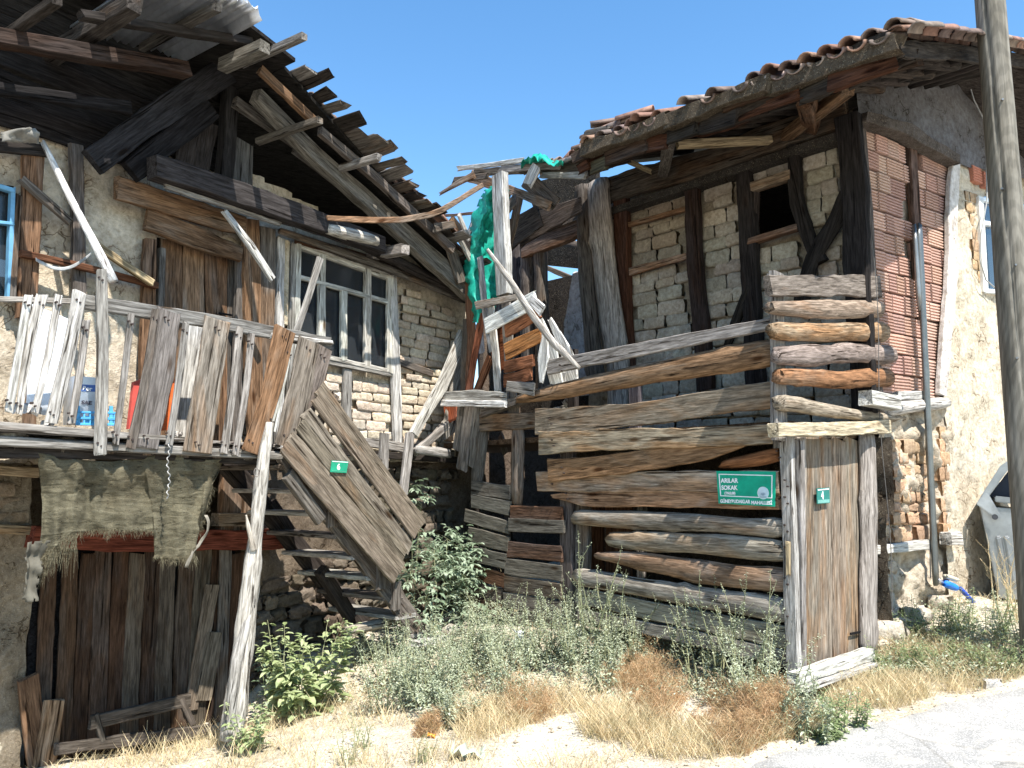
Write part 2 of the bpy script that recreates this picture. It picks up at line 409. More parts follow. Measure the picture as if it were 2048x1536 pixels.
# ---------------------------------------------------------------- ground
def _gp():
    g = []
    for pl, u, v, off in ((D, 1580, 1400, .05), (D, 1735, 1335, .05), (S, 1890, 1215, .1), (S, 2040, 1190, .1), (Q, 1150, 1275, .1), (Q, 950, 1245, .1),
                          (B, 860, 1300, .0), (B, 700, 1400, 0), (B, 480, 1480, .05), (L, 430, 1480, .1), (L, 60, 1545, .1), (L, 600, 1320, .1), (L, 880, 1235, 0.1), (Q, 1400, 1370, .1)):
        g.append(tuple(pl.at(u, v, off)))
    g += [(0, 0, -.12), (2, 1, -.02), (4.5, 1, .1), (-2, 1, -.3), (-5, 0, -.6), (0, -6, -.2), (5, -6, .1), (-6, -6, -.7), (3, 4, 0.02), (1.2, 4., -.02), (0, 4.2, -.1), (-1.2, 4.0, -.26), (-2.4, 3.6, -.45),
          (5.5, 4.5, .22), (8, 6, .5), (0, 14, .6), (8, 14, .9), (-8, 8, -.4), (-8, 14, .2), (14, 5, .8), (1.9, 4.7, -.02), (.5, 5.2, .0), (-4.2, 3.2, -.62)]
    return np.array(g)
_G = _gp()
def _tps(r): return r * r * np.log(r + 1e-9)
_n = len(_G); _K = _tps(np.hypot(_G[:, None, 0] - _G[None, :, 0], _G[:, None, 1] - _G[None, :, 1])) + np.eye(_n) * .15
_P = np.c_[np.ones(_n), _G[:, :2]]; _A = np.block([[_K, _P], [_P.T, np.zeros((3, 3))]])
_W = np.linalg.solve(_A, np.r_[_G[:, 2], 0, 0, 0])
def gz_np(x, y):
    x = np.asarray(x, float); y = np.asarray(y, float)
    xc = np.clip(x, -9, 15); yc = np.clip(y, -7, 15)
    r = np.hypot(xc[..., None] - _G[:, 0], yc[..., None] - _G[:, 1])
    return _tps(r) @ _W[:_n] + _W[_n] + _W[_n + 1] * xc + _W[_n + 2] * yc
def gz(x, y): return float(gz_np(x, y))
def on_ground(u, v):
    r = ray(u, v); t = 1.
    for _ in range(400):
        p = CAM + r * t
        if p.z < gz(p.x, p.y): break
        t += .03
    return CAM + r * t
_re = None
def road_edge(x):
    global _re
    if _re is None:
        pts = [on_ground(u, v) for u, v in ((1340, 1570), (1480, 1530), (1600, 1490), (1740, 1440), (1860, 1402), (2048, 1366))]
        _re = ([-6] + [p.x for p in pts] + [9], [pts[0].y - .9] + [p.y for p in pts] + [pts[-1].y + 2.2])
    return float(np.interp(x, *_re)) + .05 * n1(x * 2.7, 3) + .03 * n1(x * 8, 4)
def rough(x, y):
    q = Vector((x * 1.8, y * 1.8, 0)); a = noise.noise(q) * .035 + noise.noise(q * 3.1) * .018 + noise.noise(q * 9) * .008
    return a * (.25 if y < road_edge(x) else 1.)
def axis(a, b, c, d, fine, coarse):
    v = list(np.arange(b, c, fine)); s = fine; x = b
    while x > a: s *= 1.35; x -= s; v.insert(0, x)
    s = fine; x = c
    while x < d: s *= 1.35; x += s; v.append(x)
    return np.array(v)
gx = axis(-300, -5., 6.5, 300, .05, 5); gy = axis(-300, 2.8, 9.6, 400, .05, 5)
XX, YY = np.meshgrid(gx, gy, indexing='ij'); ZZ = gz_np(XX, YY)
vs_ = []
for i, x in enumerate(gx):
    for j, y in enumerate(gy):
        inn = -5.5 < x < 7 and 2.5 < y < 10
        vs_.append((x, y, ZZ[i, j] + (rough(x, y) if inn else 0) - (.012 if y < road_edge(min(8, max(-6, x))) - .05 else 0)))
ny = len(gy)
fs = [(i * ny + j, (i + 1) * ny + j, (i + 1) * ny + j + 1, i * ny + j + 1) for i in range(len(gx) - 1) for j in range(ny - 1)]
def soil_material():
    m, t, p = newmat('dry_soil'); k = NT(t); v = k.n('ShaderNodeNewGeometry').outputs['Position']
    a = k.noise(v, 1.6, 5, .6, .5); b = k.noise(v, 14, 6, .7); f = k.noise(v, 80, 4, .75)
    c = k.mix(k.ramp(a, .35, .65), (.50, .435, .33, 1), (.72, .665, .55, 1))
    c = k.mix(k.ramp(b, .5, .64), c, (.76, .70, .57, 1))
    c = k.mix(1., c, k.ramp(f, .3, .66, (.5, .47, .42, 1), (1.25, 1.22, 1.2, 1)), 'MULTIPLY')
    st = k.n('ShaderNodeMapping'); st.inputs['Scale'].default_value = (60, 9, 30); st.inputs['Rotation'].default_value = (0, 0, .6); k.l(v, st.inputs[0])
    s = k.noise(st.outputs[0], 1.3, 3, .6, 1.); c = k.mix(k.math('MULTIPLY', k.ramp(s, .6, .68), .55), c, (.72, .62, .42, 1))
    k.l(c, p.inputs['Base Color']); p.inputs['Roughness'].default_value = 1; p.inputs['Specular IOR Level'].default_value = .05
    k.l(k.bump(f, .7, .015, k.bump(b, .8, .04)), p.inputs['Normal']); return m
def road_material():
    m, t, p = newmat('worn_asphalt'); k = NT(t); v = k.n('ShaderNodeNewGeometry').outputs['Position']
    a = k.noise(v, .9, 5, .6, .4); f = k.noise(v, 130, 3, .8); b = k.noise(v, 7, 5, .7)
    vo = k.n('ShaderNodeTexVoronoi'); vo.inputs['Scale'].default_value = 85; k.l(v, vo.inputs['Vector'])
    c = k.mix(k.ramp(a, .35, .65), (.40, .385, .36, 1), (.54, .52, .48, 1))
    c = k.mix(k.ramp(b, .5, .66), c, (.60, .57, .51, 1))
    c = k.mix(1., c, k.ramp(f, .3, .7, (.55, .55, .55, 1), (1.3, 1.3, 1.3, 1)), 'MULTIPLY')
    c = k.mix(1., c, k.ramp(vo.outputs['Distance'], .1, .5, (1.15, 1.15, 1.15, 1), (.7, .7, .7, 1)), 'MULTIPLY')
    vc = k.n('ShaderNodeTexVoronoi', feature='DISTANCE_TO_EDGE'); vc.inputs['Scale'].default_value = 1.1; k.l(k.mix(.25, v, k.n('ShaderNodeTexNoise', i_2=3.).outputs['Color']), vc.inputs['Vector'])
    ck = k.math('MAXIMUM', k.ramp(vc.outputs['Distance'], .002, .012), k.ramp(a, .5, .56)); c = k.mix(1., c, k.mix(ck, (.8, .79, .77, 1), (1, 1, 1, 1)), 'MULTIPLY')
    du = k.ramp(k.noise(v, 2.2, 6, .7, 1.), .5, .68); c = k.mix(k.math('MULTIPLY', du, .7), c, (.66, .60, .49, 1))
    k.l(c, p.inputs['Base Color']); p.inputs['Roughness'].default_value = .9
    k.l(k.bump(f, .6, .01, k.bump(b, .3, .02)), p.inputs['Normal']); return m
M_soil = soil_material(); M_road = road_material()
tag(link('ground', mesh('ground', vs_, fs, M_soil, True)), kind='structure')
rx = np.arange(-5.5, 9, .06); vs_, fs = [], []; NR = 46
for i, x in enumerate(rx):
    e = road_edge(x)
    for j in range(NR):
        f = j / (NR - 1); y = -6 + (e + 6) * f ** .45
        vs_.append((x, y, gz(x, y) + rough(x, y) + (.006 if j < NR - 1 else -.03)))
fs = [(i * NR + j, (i + 1) * NR + j, (i + 1) * NR + j + 1, i * NR + j + 1) for i in range(len(rx) - 1) for j in range(NR - 1)]
tag(link('road', mesh('road', vs_, fs, M_road, True)), kind='structure')
# ================================================================ LEFT HOUSE
LB = L.at(400, 1500, 0); LB.z = gz(LB.x, LB.y)
lh = thing('timber_house', 'ruined grey timber and mud-brick house with open gable and sagging balcony, left of the gap', 'house', LB, 'derelict houses of the street')
win = [(592, 486), (787, 557), (787, 748), (588, 700)]
wall = sheet('mud_wall', lh, L, [(-220, 200), (470, 330), (735, 470), (935, 560), (935, 640), (915, 925), (560, 925), (300, 925), (-220, 925)], -.06, M_mud, (.60, .53, .42, 1), .045, .035,
             skip=[win, (win[0], win[1], win[2], win[3]), [(312, 478), (482, 520), (476, 925), (300, 925)], [(-220, 365), (24, 375), (18, 600), (-220, 600)]], freq=2.6)
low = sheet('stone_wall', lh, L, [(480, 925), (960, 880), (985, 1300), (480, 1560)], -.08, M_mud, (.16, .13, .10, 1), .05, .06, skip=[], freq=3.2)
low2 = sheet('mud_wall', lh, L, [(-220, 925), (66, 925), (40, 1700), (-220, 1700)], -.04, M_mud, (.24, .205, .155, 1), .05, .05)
# inside: dark rear and side walls, floor
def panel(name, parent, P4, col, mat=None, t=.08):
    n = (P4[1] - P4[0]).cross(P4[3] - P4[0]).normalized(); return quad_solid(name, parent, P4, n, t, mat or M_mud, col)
s0, s1 = -3.4, 3.42
zt = 4.05
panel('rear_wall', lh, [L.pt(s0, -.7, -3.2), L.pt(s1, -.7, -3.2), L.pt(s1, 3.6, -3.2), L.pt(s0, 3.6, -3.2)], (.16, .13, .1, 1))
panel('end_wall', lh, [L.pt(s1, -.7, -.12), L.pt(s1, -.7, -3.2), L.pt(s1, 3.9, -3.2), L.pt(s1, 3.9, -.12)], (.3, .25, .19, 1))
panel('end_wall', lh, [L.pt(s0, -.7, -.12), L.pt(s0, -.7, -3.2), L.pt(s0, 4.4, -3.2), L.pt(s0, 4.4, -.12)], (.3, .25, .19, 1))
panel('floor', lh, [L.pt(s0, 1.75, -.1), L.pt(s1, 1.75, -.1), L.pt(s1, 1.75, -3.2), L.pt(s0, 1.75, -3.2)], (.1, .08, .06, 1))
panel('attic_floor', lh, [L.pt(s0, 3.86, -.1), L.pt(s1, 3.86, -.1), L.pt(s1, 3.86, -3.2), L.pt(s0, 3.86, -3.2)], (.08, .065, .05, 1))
# --- roof frame.  rake line is measured at its own overhang
def rz(s): # height of roof sheathing over the gable run
    return min(5.62 - .565 * (s - .52), 5.62 + .22 * (s - .52)) if True else 0
rk = [(L.sz(610, 100, 1.0)), L.sz(690, 205, .95), L.sz(770, 315, .85), L.sz(850, 400, .7), L.sz(935, 505, .6)]
_a = np.polyfit([a for a, b in rk], [b for a, b in rk], 1)
def rz(s):
    return float(_a[0] * s + _a[1]) if s > .45 else float(_a[0] * .45 + _a[1] - .2 * (s - .45))
def roof_pt(s, off, dz=0): return L.pt(s, rz(s) + dz, off)
# roof deck behind the rake (single sheathing skin; its underside shows, near-black colour adds to its shade)
s_e = 3.62
deckM = M_wood
def rdeck(sa, sb, o0, o1, dz, name='roof_sheathing'):
    return quad_solid(name, lh, [roof_pt(sa, o0, dz), roof_pt(sb, o0, dz), roof_pt(sb, o1, dz), roof_pt(sa, o1, dz)], Vector((0, 0, -1)), -.03, M_wood, (.025, .022, .02, .2))
quad_solid('roof_sheathing', lh, [roof_pt(.3, .78, -.01), roof_pt(s_e, .3, -.01), roof_pt(s_e, -3.6, -.01), roof_pt(.3, -3.6, -.01)], Vector((0, 0, -1)), -.03, M_wood, (.022, .02, .018, .2)); rdeck(-3.6, .3, .92, -3.6, 0)
# separate sheathing boards which stick out past the tiles
ss = .38
while ss < s_e:
    w_ = rnd.uniform(.09, .17); f = (ss - .4) / 3.2
    tip = 1.06 - .5 * f + rnd.uniform(-.16, .10)
    if rnd.random() < .12: tip -= .25
    a = ss + w_ / 2
    wood('sheathing_board', lh, [roof_pt(a, .15, -.0 + rnd.uniform(-.01, .02)), roof_pt(a + rnd.uniform(-.02, .02), tip, rnd.uniform(-.04, .05))], w_, .022, (roof_pt(a + .1, 0) - roof_pt(a, 0)).cross(L.n).normalized() * -1, rnd.choice([(.2, .185, .17, .2), MID, DK, MID, DK]), jag=.04, wob=.09)
    ss += w_ + rnd.choice([.0, .0, .01, .04])
# curved roof tiles along the rake and over the roof
def tile_mesh(name, seed, r=.072, l=.38):
    vs_, fs = [], []; m = 7
    for k in range(4):
        for j in range(m):
            for q, rr in ((0, r), (1, r - .014)):
                a = pi * (j / (m - 1)) ; x = l * (k / 3 - .5); rr2 = rr * (1 - .12 * k / 3)
                ch = .012 * noise.noise(Vector((j * .9, k * 3, seed))) if k in (0, 3) else 0
                vs_.append((x + ch, cos(a) * rr2, sin(a) * rr2 * .8))
    def I(k, j, q): return (k * m + j) * 2 + q
    for k in range(3):
        for j in range(m - 1):
            fs.append((I(k, j, 0), I(k, j + 1, 0), I(k + 1, j + 1, 0), I(k + 1, j, 0))); fs.append((I(k, j, 1), I(k + 1, j, 1), I(k + 1, j + 1, 1), I(k, j + 1, 1)))
    for k in (0, 3):
        for j in range(m - 1):
            f = (I(k, j, 0), I(k, j, 1), I(k, j + 1, 1), I(k, j + 1, 0)); fs.append(f if k == 0 else f[::-1])
    for k in range(3): fs.append((I(k, 0, 0), I(k + 1, 0, 0), I(k + 1, 0, 1), I(k, 0, 1))); fs.append((I(k, m - 1, 0), I(k, m - 1, 1), I(k + 1, m - 1, 1), I(k + 1, m - 1, 0)))
    return mesh(name, vs_, fs, M_tile, True)
TILES = [tile_mesh('roof_tile', i) for i in range(4)]
TC = [(.26, .14, .10, 1), (.23, .155, .125, 1), (.30, .18, .13, 1), (.18, .13, .11, 1), (.29, .22, .18, 1)]
def tile(parent, p, X, N, sc=1., flip=False, col=None):
    M = frameM(p, X, N) @ Matrix.Rotation(rnd.uniform(-.07, .07), 4, 'Z') @ Matrix.Rotation(rnd.uniform(-.05, .05), 4, 'Y')
    if flip: M = M @ Matrix.Rotation(pi, 4, 'X')
    return link('roof_tile', rnd.choice(TILES), parent, M @ Matrix.Scale(sc, 4), col or jit(rnd.choice(TC), .15))
dn = (roof_pt(2.5, 0) - roof_pt(1.5, 0)).normalized(); nrm = L.n.cross(dn).normalized(); nrm = nrm if nrm.z > 0 else -nrm
for c_, off in enumerate((.62, .42, .22, .02)):
    s = .6
    while s < 3.6:
        f = (s - .4) / 3.2
        if c_ == 0 and rnd.random() < .18: s += .27; continue
        tile(lh, roof_pt(s, off - .22 * f, .05) , dn, nrm, 1.0); s += .27
# rest of the roof covering, far side, one mesh
vs_, fs = [], []
def add_tiles(o, name, parent, pts, X, N, mat):
    V, Fq = [], []
    base = [v.co.copy() for v in TILES[0].vertices]; bf = [tuple(p.vertices) for p in TILES[0].polygons]
    for p in pts:
        M = frameM(p, X, N) @ Matrix.Rotation(rnd.uniform(-.05, .05), 4, 'Z'); k = len(V)
        V += [M @ v for v in base]; Fq += [tuple(i + k for i in f) for f in bf]
    return tag(link(name, mesh(name, V, Fq, mat, True), parent, None, (.4, .2, .13, 1)), kind='stuff')
add_tiles(None, 'roof_tiling', lh, [roof_pt(.6 + .27 * i, -.2 - .2 * j, .05) for i in range(12) for j in range(16)], dn, nrm, M_tile)
# rafters under the rake, parallel to it
pw('rafter', lh, L, [(512, 190), (640, 320), (945, 590)], [22, 26, 30], (.17, .158, .14, .15), .42, .10, wob=.05)
pw('rafter', lh, L, [(640, 262), (760, 365), (905, 500)], [14, 14, 14], MID, .62, .06)
pw('rafter', lh, L, [(520, 140), (630, 245)], 14, BRN, .7, .05)
pw('rafter', lh, L, [(470, 205), (600, 290), (690, 370)], 18, MID, .2, .06)
pw('rafter', lh, L, [(590, 295), (740, 410)], 20, MID, .15, .06)
pw('ridge_board', lh, L, [(480, 212), (550, 245)], 24, RED, .0, .04)
for (u, v), ln, w_, c_, o_ in (((608, 72), .75, 15, (.2, .185, .17, .1), 1.25), ((436, 14), .95, 17, (.09, .08, .07, .3), 1.2), ((270, 8), 1.3, 34, (.06, .052, .047, .3), 1.1), ((640, 240), .8, 14, MID, .9), ((758, 315), .6, 14, GREY, .95), ((812, 498), .5, 20, GREY, .55), ((528, 95), .5, 26, (.16, .15, .13, .1), 1.1), ((115, 0), 1.2, 20, DK, 1.1)):
    p = L.at(u, v, o_); r_ = w_ * depth_of(p) / F
    wood('outrigger', lh, [p, p - L.n * ln + Vector((0, 0, .02))], r_, r_, Z, c_)  # the darker ones have gable shade put into their colour
# gable: dark planks; beam colours darkened to carry the shade under the roof
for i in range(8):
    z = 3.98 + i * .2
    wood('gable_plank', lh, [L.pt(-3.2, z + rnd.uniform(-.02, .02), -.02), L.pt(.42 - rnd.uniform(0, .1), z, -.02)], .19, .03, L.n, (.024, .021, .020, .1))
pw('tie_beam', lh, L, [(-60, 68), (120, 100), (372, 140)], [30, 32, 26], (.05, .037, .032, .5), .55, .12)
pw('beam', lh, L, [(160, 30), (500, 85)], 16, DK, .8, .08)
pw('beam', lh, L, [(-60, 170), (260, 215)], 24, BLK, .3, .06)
pw('brace', lh, L, [(185, 325), (300, 240), (450, 140)], 58, (.03, .028, .03, .1), .25, .07)
pw('brace', lh, L, [(262, 345), (420, 215)], 50, BLK, .18, .07)
pw('gable_post', lh, L, [(462, 150), (448, 360)], 26, (.03, .027, .026, .1), .12, .10)
pw('plank', lh, L, [(486, 285), (483, 385)], 40, (.10, .095, .09, .1), .08, .03, jag=.03)
pw('plank', lh, L, [(400, 240), (385, 330)], 70, DK, .05, .03, jag=.03)
# attic cloth over the tie
pw('wall_plate', lh, L, [(305, 335), (520, 405), (760, 490)], [40, 42, 30], (.05, .044, .042, .2), .32, .14)
pw('lath', lh, L, [(330, 372), (560, 448)], 8, GREY, .3, .03)
pw('eave_pole', lh, L, [(556, 425), (700, 478), (950, 600)], [20, 24, 16], DK, .22, .09, log=True)
pw('eave_pole', lh, L, [(560, 462), (760, 530), (930, 600)], [14, 16, 14], MID, .12, .06, log=True)
pw('eave_board', lh, L, [(590, 478), (830, 545), (925, 590)], [18, 16, 12], (.12, .08, .06, .5), .04, .03)
pw('rolled_sheet', lh, L, [(655, 458), (752, 484)], [26, 24], (.62, .58, .52, .3), .38, .1, log=True, wob=.08)
pw('log_stub', lh, L, [(640, 450), (745, 478)], [34, 30], BRN, .24, .12, log=True)
# timber frame of the wall
for pix, w_, c_, o_, nm in (([(150, 292), (158, 600)], 26, MID, .03, 'stud'), ([(66, 300), (52, 640)], 40, BRN, .03, 'stud'), ([(66, 600), (58, 860)], 24, BRN, .03, 'stud'), ([(-60, 285), (90, 300)], 26, DK, .06, 'rail'),
                            ([(40, 506), (170, 535), (312, 572)], 13, RED, .08, 'rail'), ([(42, 358), (140, 445)], 13, MID, .10, 'brace'), ([(195, 492), (305, 566)], 13, YEL, .16, 'brace'),
                            ([(232, 378), (350, 412), (490, 452)], [46, 44, 40], (.2, .155, .12, .6), .10, 'lintel_board'), ([(292, 440), (400, 478), (482, 508)], [44, 44, 28], BRN, .07, 'lintel_board'),
                            ([(298, 478), (290, 900)], 26, BRN, .03, 'door_post'), ([(322, 500), (312, 900)], 12, MID, .0, 'door_post'),
                            ([(500, 440), (512, 900)], 32, (.22, .165, .125, .6), .06, 'wall_board'), ([(532, 458), (528, 900)], 30, MID, .05, 'wall_board'), ([(560, 478), (558, 900)], [14, 14], PALE, .05, 'stud'),
                            ([(588, 490), (580, 900)], 14, GREY, .03, 'stud'), ([(480, 520), (470, 900)], 16, MID, .02, 'door_post'),
                            ([(694, 738), (692, 880)], 15, GREY, .0, 'stud'), ([(784, 550), (788, 700), (796, 900)], [13, 16, 16], PALE, .03, 'stud'), ([(650, 722), (792, 748)], 14, GREY, .02, 'window_sill'),
                            ([(792, 722), (862, 748)], 13, MID, .0, 'rail'), ([(700, 880), (905, 910)], [16, 22], GREY, .06, 'ledge_beam'), ([(440, 905), (700, 905), (910, 920)], 14, DK, .1, 'ledge_beam'),
                            ([(926, 668), (885, 770), (825, 868)], [18, 20, 16], PALE, .30, 'strut'), ([(925, 700), (905, 850), (870, 880)], [26, 30, 26], (.3, .28, .25, .1), .2, 'strut'), ([(895, 850), (830, 905)], [12, 14], GREY, .28, 'strut'),
                            ([(832, 898), (900, 908)], 20, GREY, .32, 'ledge_log')):
    pw(nm, lh, L, pix, w_, c_, o_, .05, log=nm in ('ledge_log',))
pw('mud_strip', lh, L, [(570, 482), (566, 650)], 14, (.5, .44, .33, 0), .035, .04, mat=M_mud)
# small dark recess in the plaster
# upper door
dr = quad_solid('upper_door', lh, [L.at(316, 470, -.1), L.at(484, 520, -.1), L.at(478, 930, -.1), L.at(308, 930, -.1)], L.n, .02, M_wood, DK)
for u0, u1, c_ in ((342, 336, BRN), (385, 384, TAN), (431, 432, BRN), (466, 466, MID)):
    pw('plank', dr, L, [(u0, 470 + (u0 - 316) * .3), (u1, 930)], 43 if u0 < 450 else 26, c_, -.06, .03)
pw('door_latch', dr, L, [(438, 626), (472, 632)], 4, BLK, 0, .01)
# window
wf = pw('window', lh, L, [(592, 490), (785, 557)], 13, (.55, .53, .47, .1), .02, .05, wob=.02)
WT = (.55, .53, .47, .1)
for pix, w_ in (([(596, 488), (592, 700)], 11), ([(780, 552), (778, 745)], 12), ([(590, 552), (782, 606)], 9), ([(592, 700), (782, 744)], 9), ([(643, 508), (642, 715)], 14), ([(735, 538), (734, 733)], 13), ([(687, 582), (686, 722)], 12)):
    pw('frame_bar', wf, L, pix, w_, WT, .035, .04, wob=.03)
for (a, b, c, d) in (((598, 494), (640, 508), (640, 562), (598, 550)), ((646, 512), (732, 540), (732, 588), (646, 564)), ((738, 542), (776, 554), (776, 602), (738, 592)),
                     ((598, 556), (638, 568), (638, 712), (598, 702)), ((648, 574), (681, 582), (681, 720), (648, 714)), ((692, 585), (729, 596), (729, 730), (692, 722)), ((740, 598), (775, 608), (775, 742), (740, 732))):
    quad_solid('pane', wf, [L.at(*a, .0), L.at(*b, .0), L.at(*c, .0), L.at(*d, .0)], L.n, .005, M_glass)
# blue window at the left edge
bw = pw('blue_window', lh, L, [(24, 378), (16, 600)], 9, (.14, .34, .5, .0), .04, .05, mat=M_paint)
pw('frame_bar', bw, L, [(-80, 350), (26, 382)], 9, (.14, .34, .5, 0), .05, .05, mat=M_paint); pw('frame_bar', bw, L, [(-80, 436), (24, 448)], 6, (.14, .34, .5, 0), .05, .05, mat=M_paint)
quad_solid('pane', bw, [L.at(-80, 352, .0), L.at(24, 380, .0), L.at(16, 600, .0), L.at(-80, 600, .0)], L.n, .005, M_glass)
pw('shutter_board', bw, L, [(36, 390), (24, 600)], 14, MID, .05, .03)
# mud bricks laid bare
AB = (.60, .52, .41, 1)
nb = courses('adobe_brick', wall, L, [(792, 605), (820, 575), (930, 640), (912, 905), (800, 905)], ADOBE, .088, (.2, .34), .0, .08, AB, amp=.3)
nb += courses('adobe_brick', wall, L, [(702, 752), (786, 762), (788, 905), (702, 895)], ADOBE, .098, (.22, .36), -.015, .08, (.64, .565, .46, 1), amp=.25)
nb += courses('adobe_brick', wall, L, [(640, 748), (686, 750), (684, 890), (660, 880)], ADOBE, .1, (.2, .3), -.015, .08, (.64, .565, .46, 1), amp=.25)
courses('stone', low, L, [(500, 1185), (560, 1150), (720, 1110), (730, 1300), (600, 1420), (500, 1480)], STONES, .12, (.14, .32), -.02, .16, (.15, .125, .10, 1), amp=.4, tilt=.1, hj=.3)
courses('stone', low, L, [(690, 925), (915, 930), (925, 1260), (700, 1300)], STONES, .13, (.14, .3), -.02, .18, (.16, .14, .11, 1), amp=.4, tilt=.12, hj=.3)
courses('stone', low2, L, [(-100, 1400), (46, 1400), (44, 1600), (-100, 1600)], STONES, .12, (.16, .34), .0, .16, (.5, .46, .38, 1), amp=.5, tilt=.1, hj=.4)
for v_ in (942, 1058): pw('wall_timber', lh, L, [(-80, v_ - 6), (72, v_ + 4)], 20, (.3, .24, .16, .4), .0, .06)
courses('adobe_brick', low2, L, [(-100, 950), (66, 955), (60, 1050), (-100, 1050)], ADOBE, .1, (.2, .34), -.02, .1, (.3, .25, .18, 1), amp=.4)
# barn door
bd = quad_solid('barn_door', lh, [L.at(60, 1095, -.12), L.at(470, 1095, -.12), L.at(470, 1530, -.12), L.at(50, 1560, -.12)], L.n, .02, M_wood, BLK)
xs = [66, 104, 140, 172, 206, 244, 276, 308, 344, 378, 410, 440]
for i, u in enumerate(xs):
    tl = rnd.uniform(-7, 3); c_ = rnd.choice([(.075, .056, .045, .6), (.09, .07, .056, .55), (.062, .047, .038, .6), (.11, .09, .07, .4)])
    pw('plank', bd, L, [(u + 22 + 8 + (6 if u < 240 else 0), 1092 + (i % 3) * 8), (u + 16 + tl - i * .6, 1545 - i * 7)], [31, 36], c_, -.08 + .012 * (i % 2), .025, jag=.02)
pw('plank', bd, L, [(452, 1080), (440, 1440)], 22, MID, -.05, .03); pw('plank', bd, L, [(430, 1265), (405, 1400)], 32, (.2, .17, .13, .3), -.03, .025); pw('plank', bd, L, [(425, 1170), (380, 1420)], 26, (.2, .16, .12, .3), -.04, .025)
pw('jamb_board', lh, L, [(55, 1355), (80, 1560)], 44, BRN, .02, .03); pw('jamb_board', lh, L, [(110, 1400), (85, 1560)], 42, TAN, .05, .03)
pw('lintel', lh, L, [(60, 1072), (330, 1082), (562, 1078)], [46, 44, 40], (.17, .05, .032, .3), .02, .14)
pw('lintel', lh, L, [(430, 1040), (505, 1040)], 26, (.25, .2, .15, .3), .0, .12)
for pix, w_ in (([(465, 925), (452, 1075)], 40), ([(505, 930), (495, 1060)], 26)): pw('door_post', lh, L, pix, w_, (.17, .13, .1, .5), .0, .05)
for u, v, u2, v2, w_ in ((180, 1445, 380, 1400, 26), (110, 1500, 420, 1460, 24), (190, 1430, 205, 1480, 14), (360, 1395, 385, 1450, 14)):
    pw('kick_board', lh, L, [(u, v), (u2, v2)], w_, (.1, .085, .07, .2), .12, .04)
# ================================================================ BALCONY (a part of the house, one level down its pieces)
def zB(u, v): return B.at(u, v, 0).z
deck = quad_solid('balcony_floor', lh, [B.at(-60, 868, 0), B.at(565, 900, 0), B.at(565, 900, 0) - B.n * 1.02, B.at(-60, 868, 0) - B.n * 1.02], Z, .03, M_wood, DK)
for i in range(9):
    f = i / 8; a = B.at(-50, 866, 0).lerp(B.at(560, 899, 0), f) - Z * .04
    wood('joist', deck, [a - B.n * .03, a - B.n * 1.0], .07, .09, Z, MID)
for i in range(6):
    a = B.at(-60, 864, 0) - B.n * (.08 + i * .165) + Z * .02; b = B.at(560, 898, 0) - B.n * (.08 + i * .165) + Z * .02
    wood('floor_board', deck, [a, b], .15, .025, Z, GREY)
pw('front_beam', deck, B, [(-60, 848), (60, 856), (200, 868), (330, 876)], [16, 18, 14, 10], GREY, .03, .05)
pw('front_beam', deck, B, [(-60, 880), (180, 892), (560, 912)], [20, 18, 16], GREY, .0, .07)
pw('front_beam', deck, B, [(-60, 905), (300, 910), (580, 925)], [22, 20, 16], DK, -.08, .09)
pw('front_beam', deck, B, [(530, 915), (640, 935)], [12, 12], GREY, -.3, .06)
tr = pw('railing', lh, B, [(160, 603), (400, 640), (560, 668), (660, 688)], [30, 28, 24, 24], (.22, .205, .19, .1), .0, .045, wob=.02)
pw('top_rail', tr, B, [(-60, 598), (60, 600), (170, 604)], 11, GREY, -.03, .03)
pw('top_rail', tr, B, [(540, 672), (662, 686)], [12, 8], PALE, .02, .06)
BL = [([(56, 590), (18, 822)], 17, PALE), ([(84, 590), (62, 660), (38, 828)], [24, 20, 13], PALE), ([(118, 590), (98, 700), (68, 828)], [15, 14, 13], PALE), ([(158, 585), (140, 700), (104, 846)], [30, 28, 27], PALE),
      ([(172, 640), (160, 750), (142, 848)], [15, 15, 16], GREY), ([(203, 540), (204, 700), (199, 908)], [20, 24, 26], GREY), ([(263, 628), (248, 760), (231, 886)], [12, 12, 12], GREY),
      ([(312, 620), (292, 760), (262, 895)], [13, 18, 20], MID), ([(336, 620), (322, 760), (293, 893)], [46, 48, 48], (.17, .155, .145, .2)), ([(372, 645), (358, 760), (338, 888)], [13, 14, 14], GREY),
      ([(437, 640), (420, 760), (396, 906)], [52, 54, 56], (.27, .235, .2, .45)), ([(479, 655), (465, 780), (448, 906)], [13, 14, 14], GREY), ([(503, 668), (490, 790), (470, 908)], [12, 13, 12], GREY),
      ([(570, 658), (540, 790), (502, 902)], [44, 40, 34], (.22, .165, .12, .6)), ([(580, 690), (562, 780), (545, 860)], [12, 12, 12], PALE),
      ([(618, 680), (600, 780), (572, 892)], [44, 46, 44], (.22, .185, .155, .4)), ([(648, 695), (625, 790), (592, 880)], [34, 36, 24], (.21, .175, .15, .4))]
for i, (pix, w_, c_) in enumerate(BL):
    pw('baluster', tr, B, pix, w_, c_, .045 + .012 * (i % 2), .022)
pw('baluster', tr, B, [(640, 518), (618, 590), (592, 668)], [14, 12, 13], GREY, -.02, .022)
pw('baluster', tr, B, [(388, 650), (360, 875)], 34, PALE, -.35, .02); pw('baluster', tr, B, [(432, 700), (420, 880)], 30, TAN, -.45, .02)
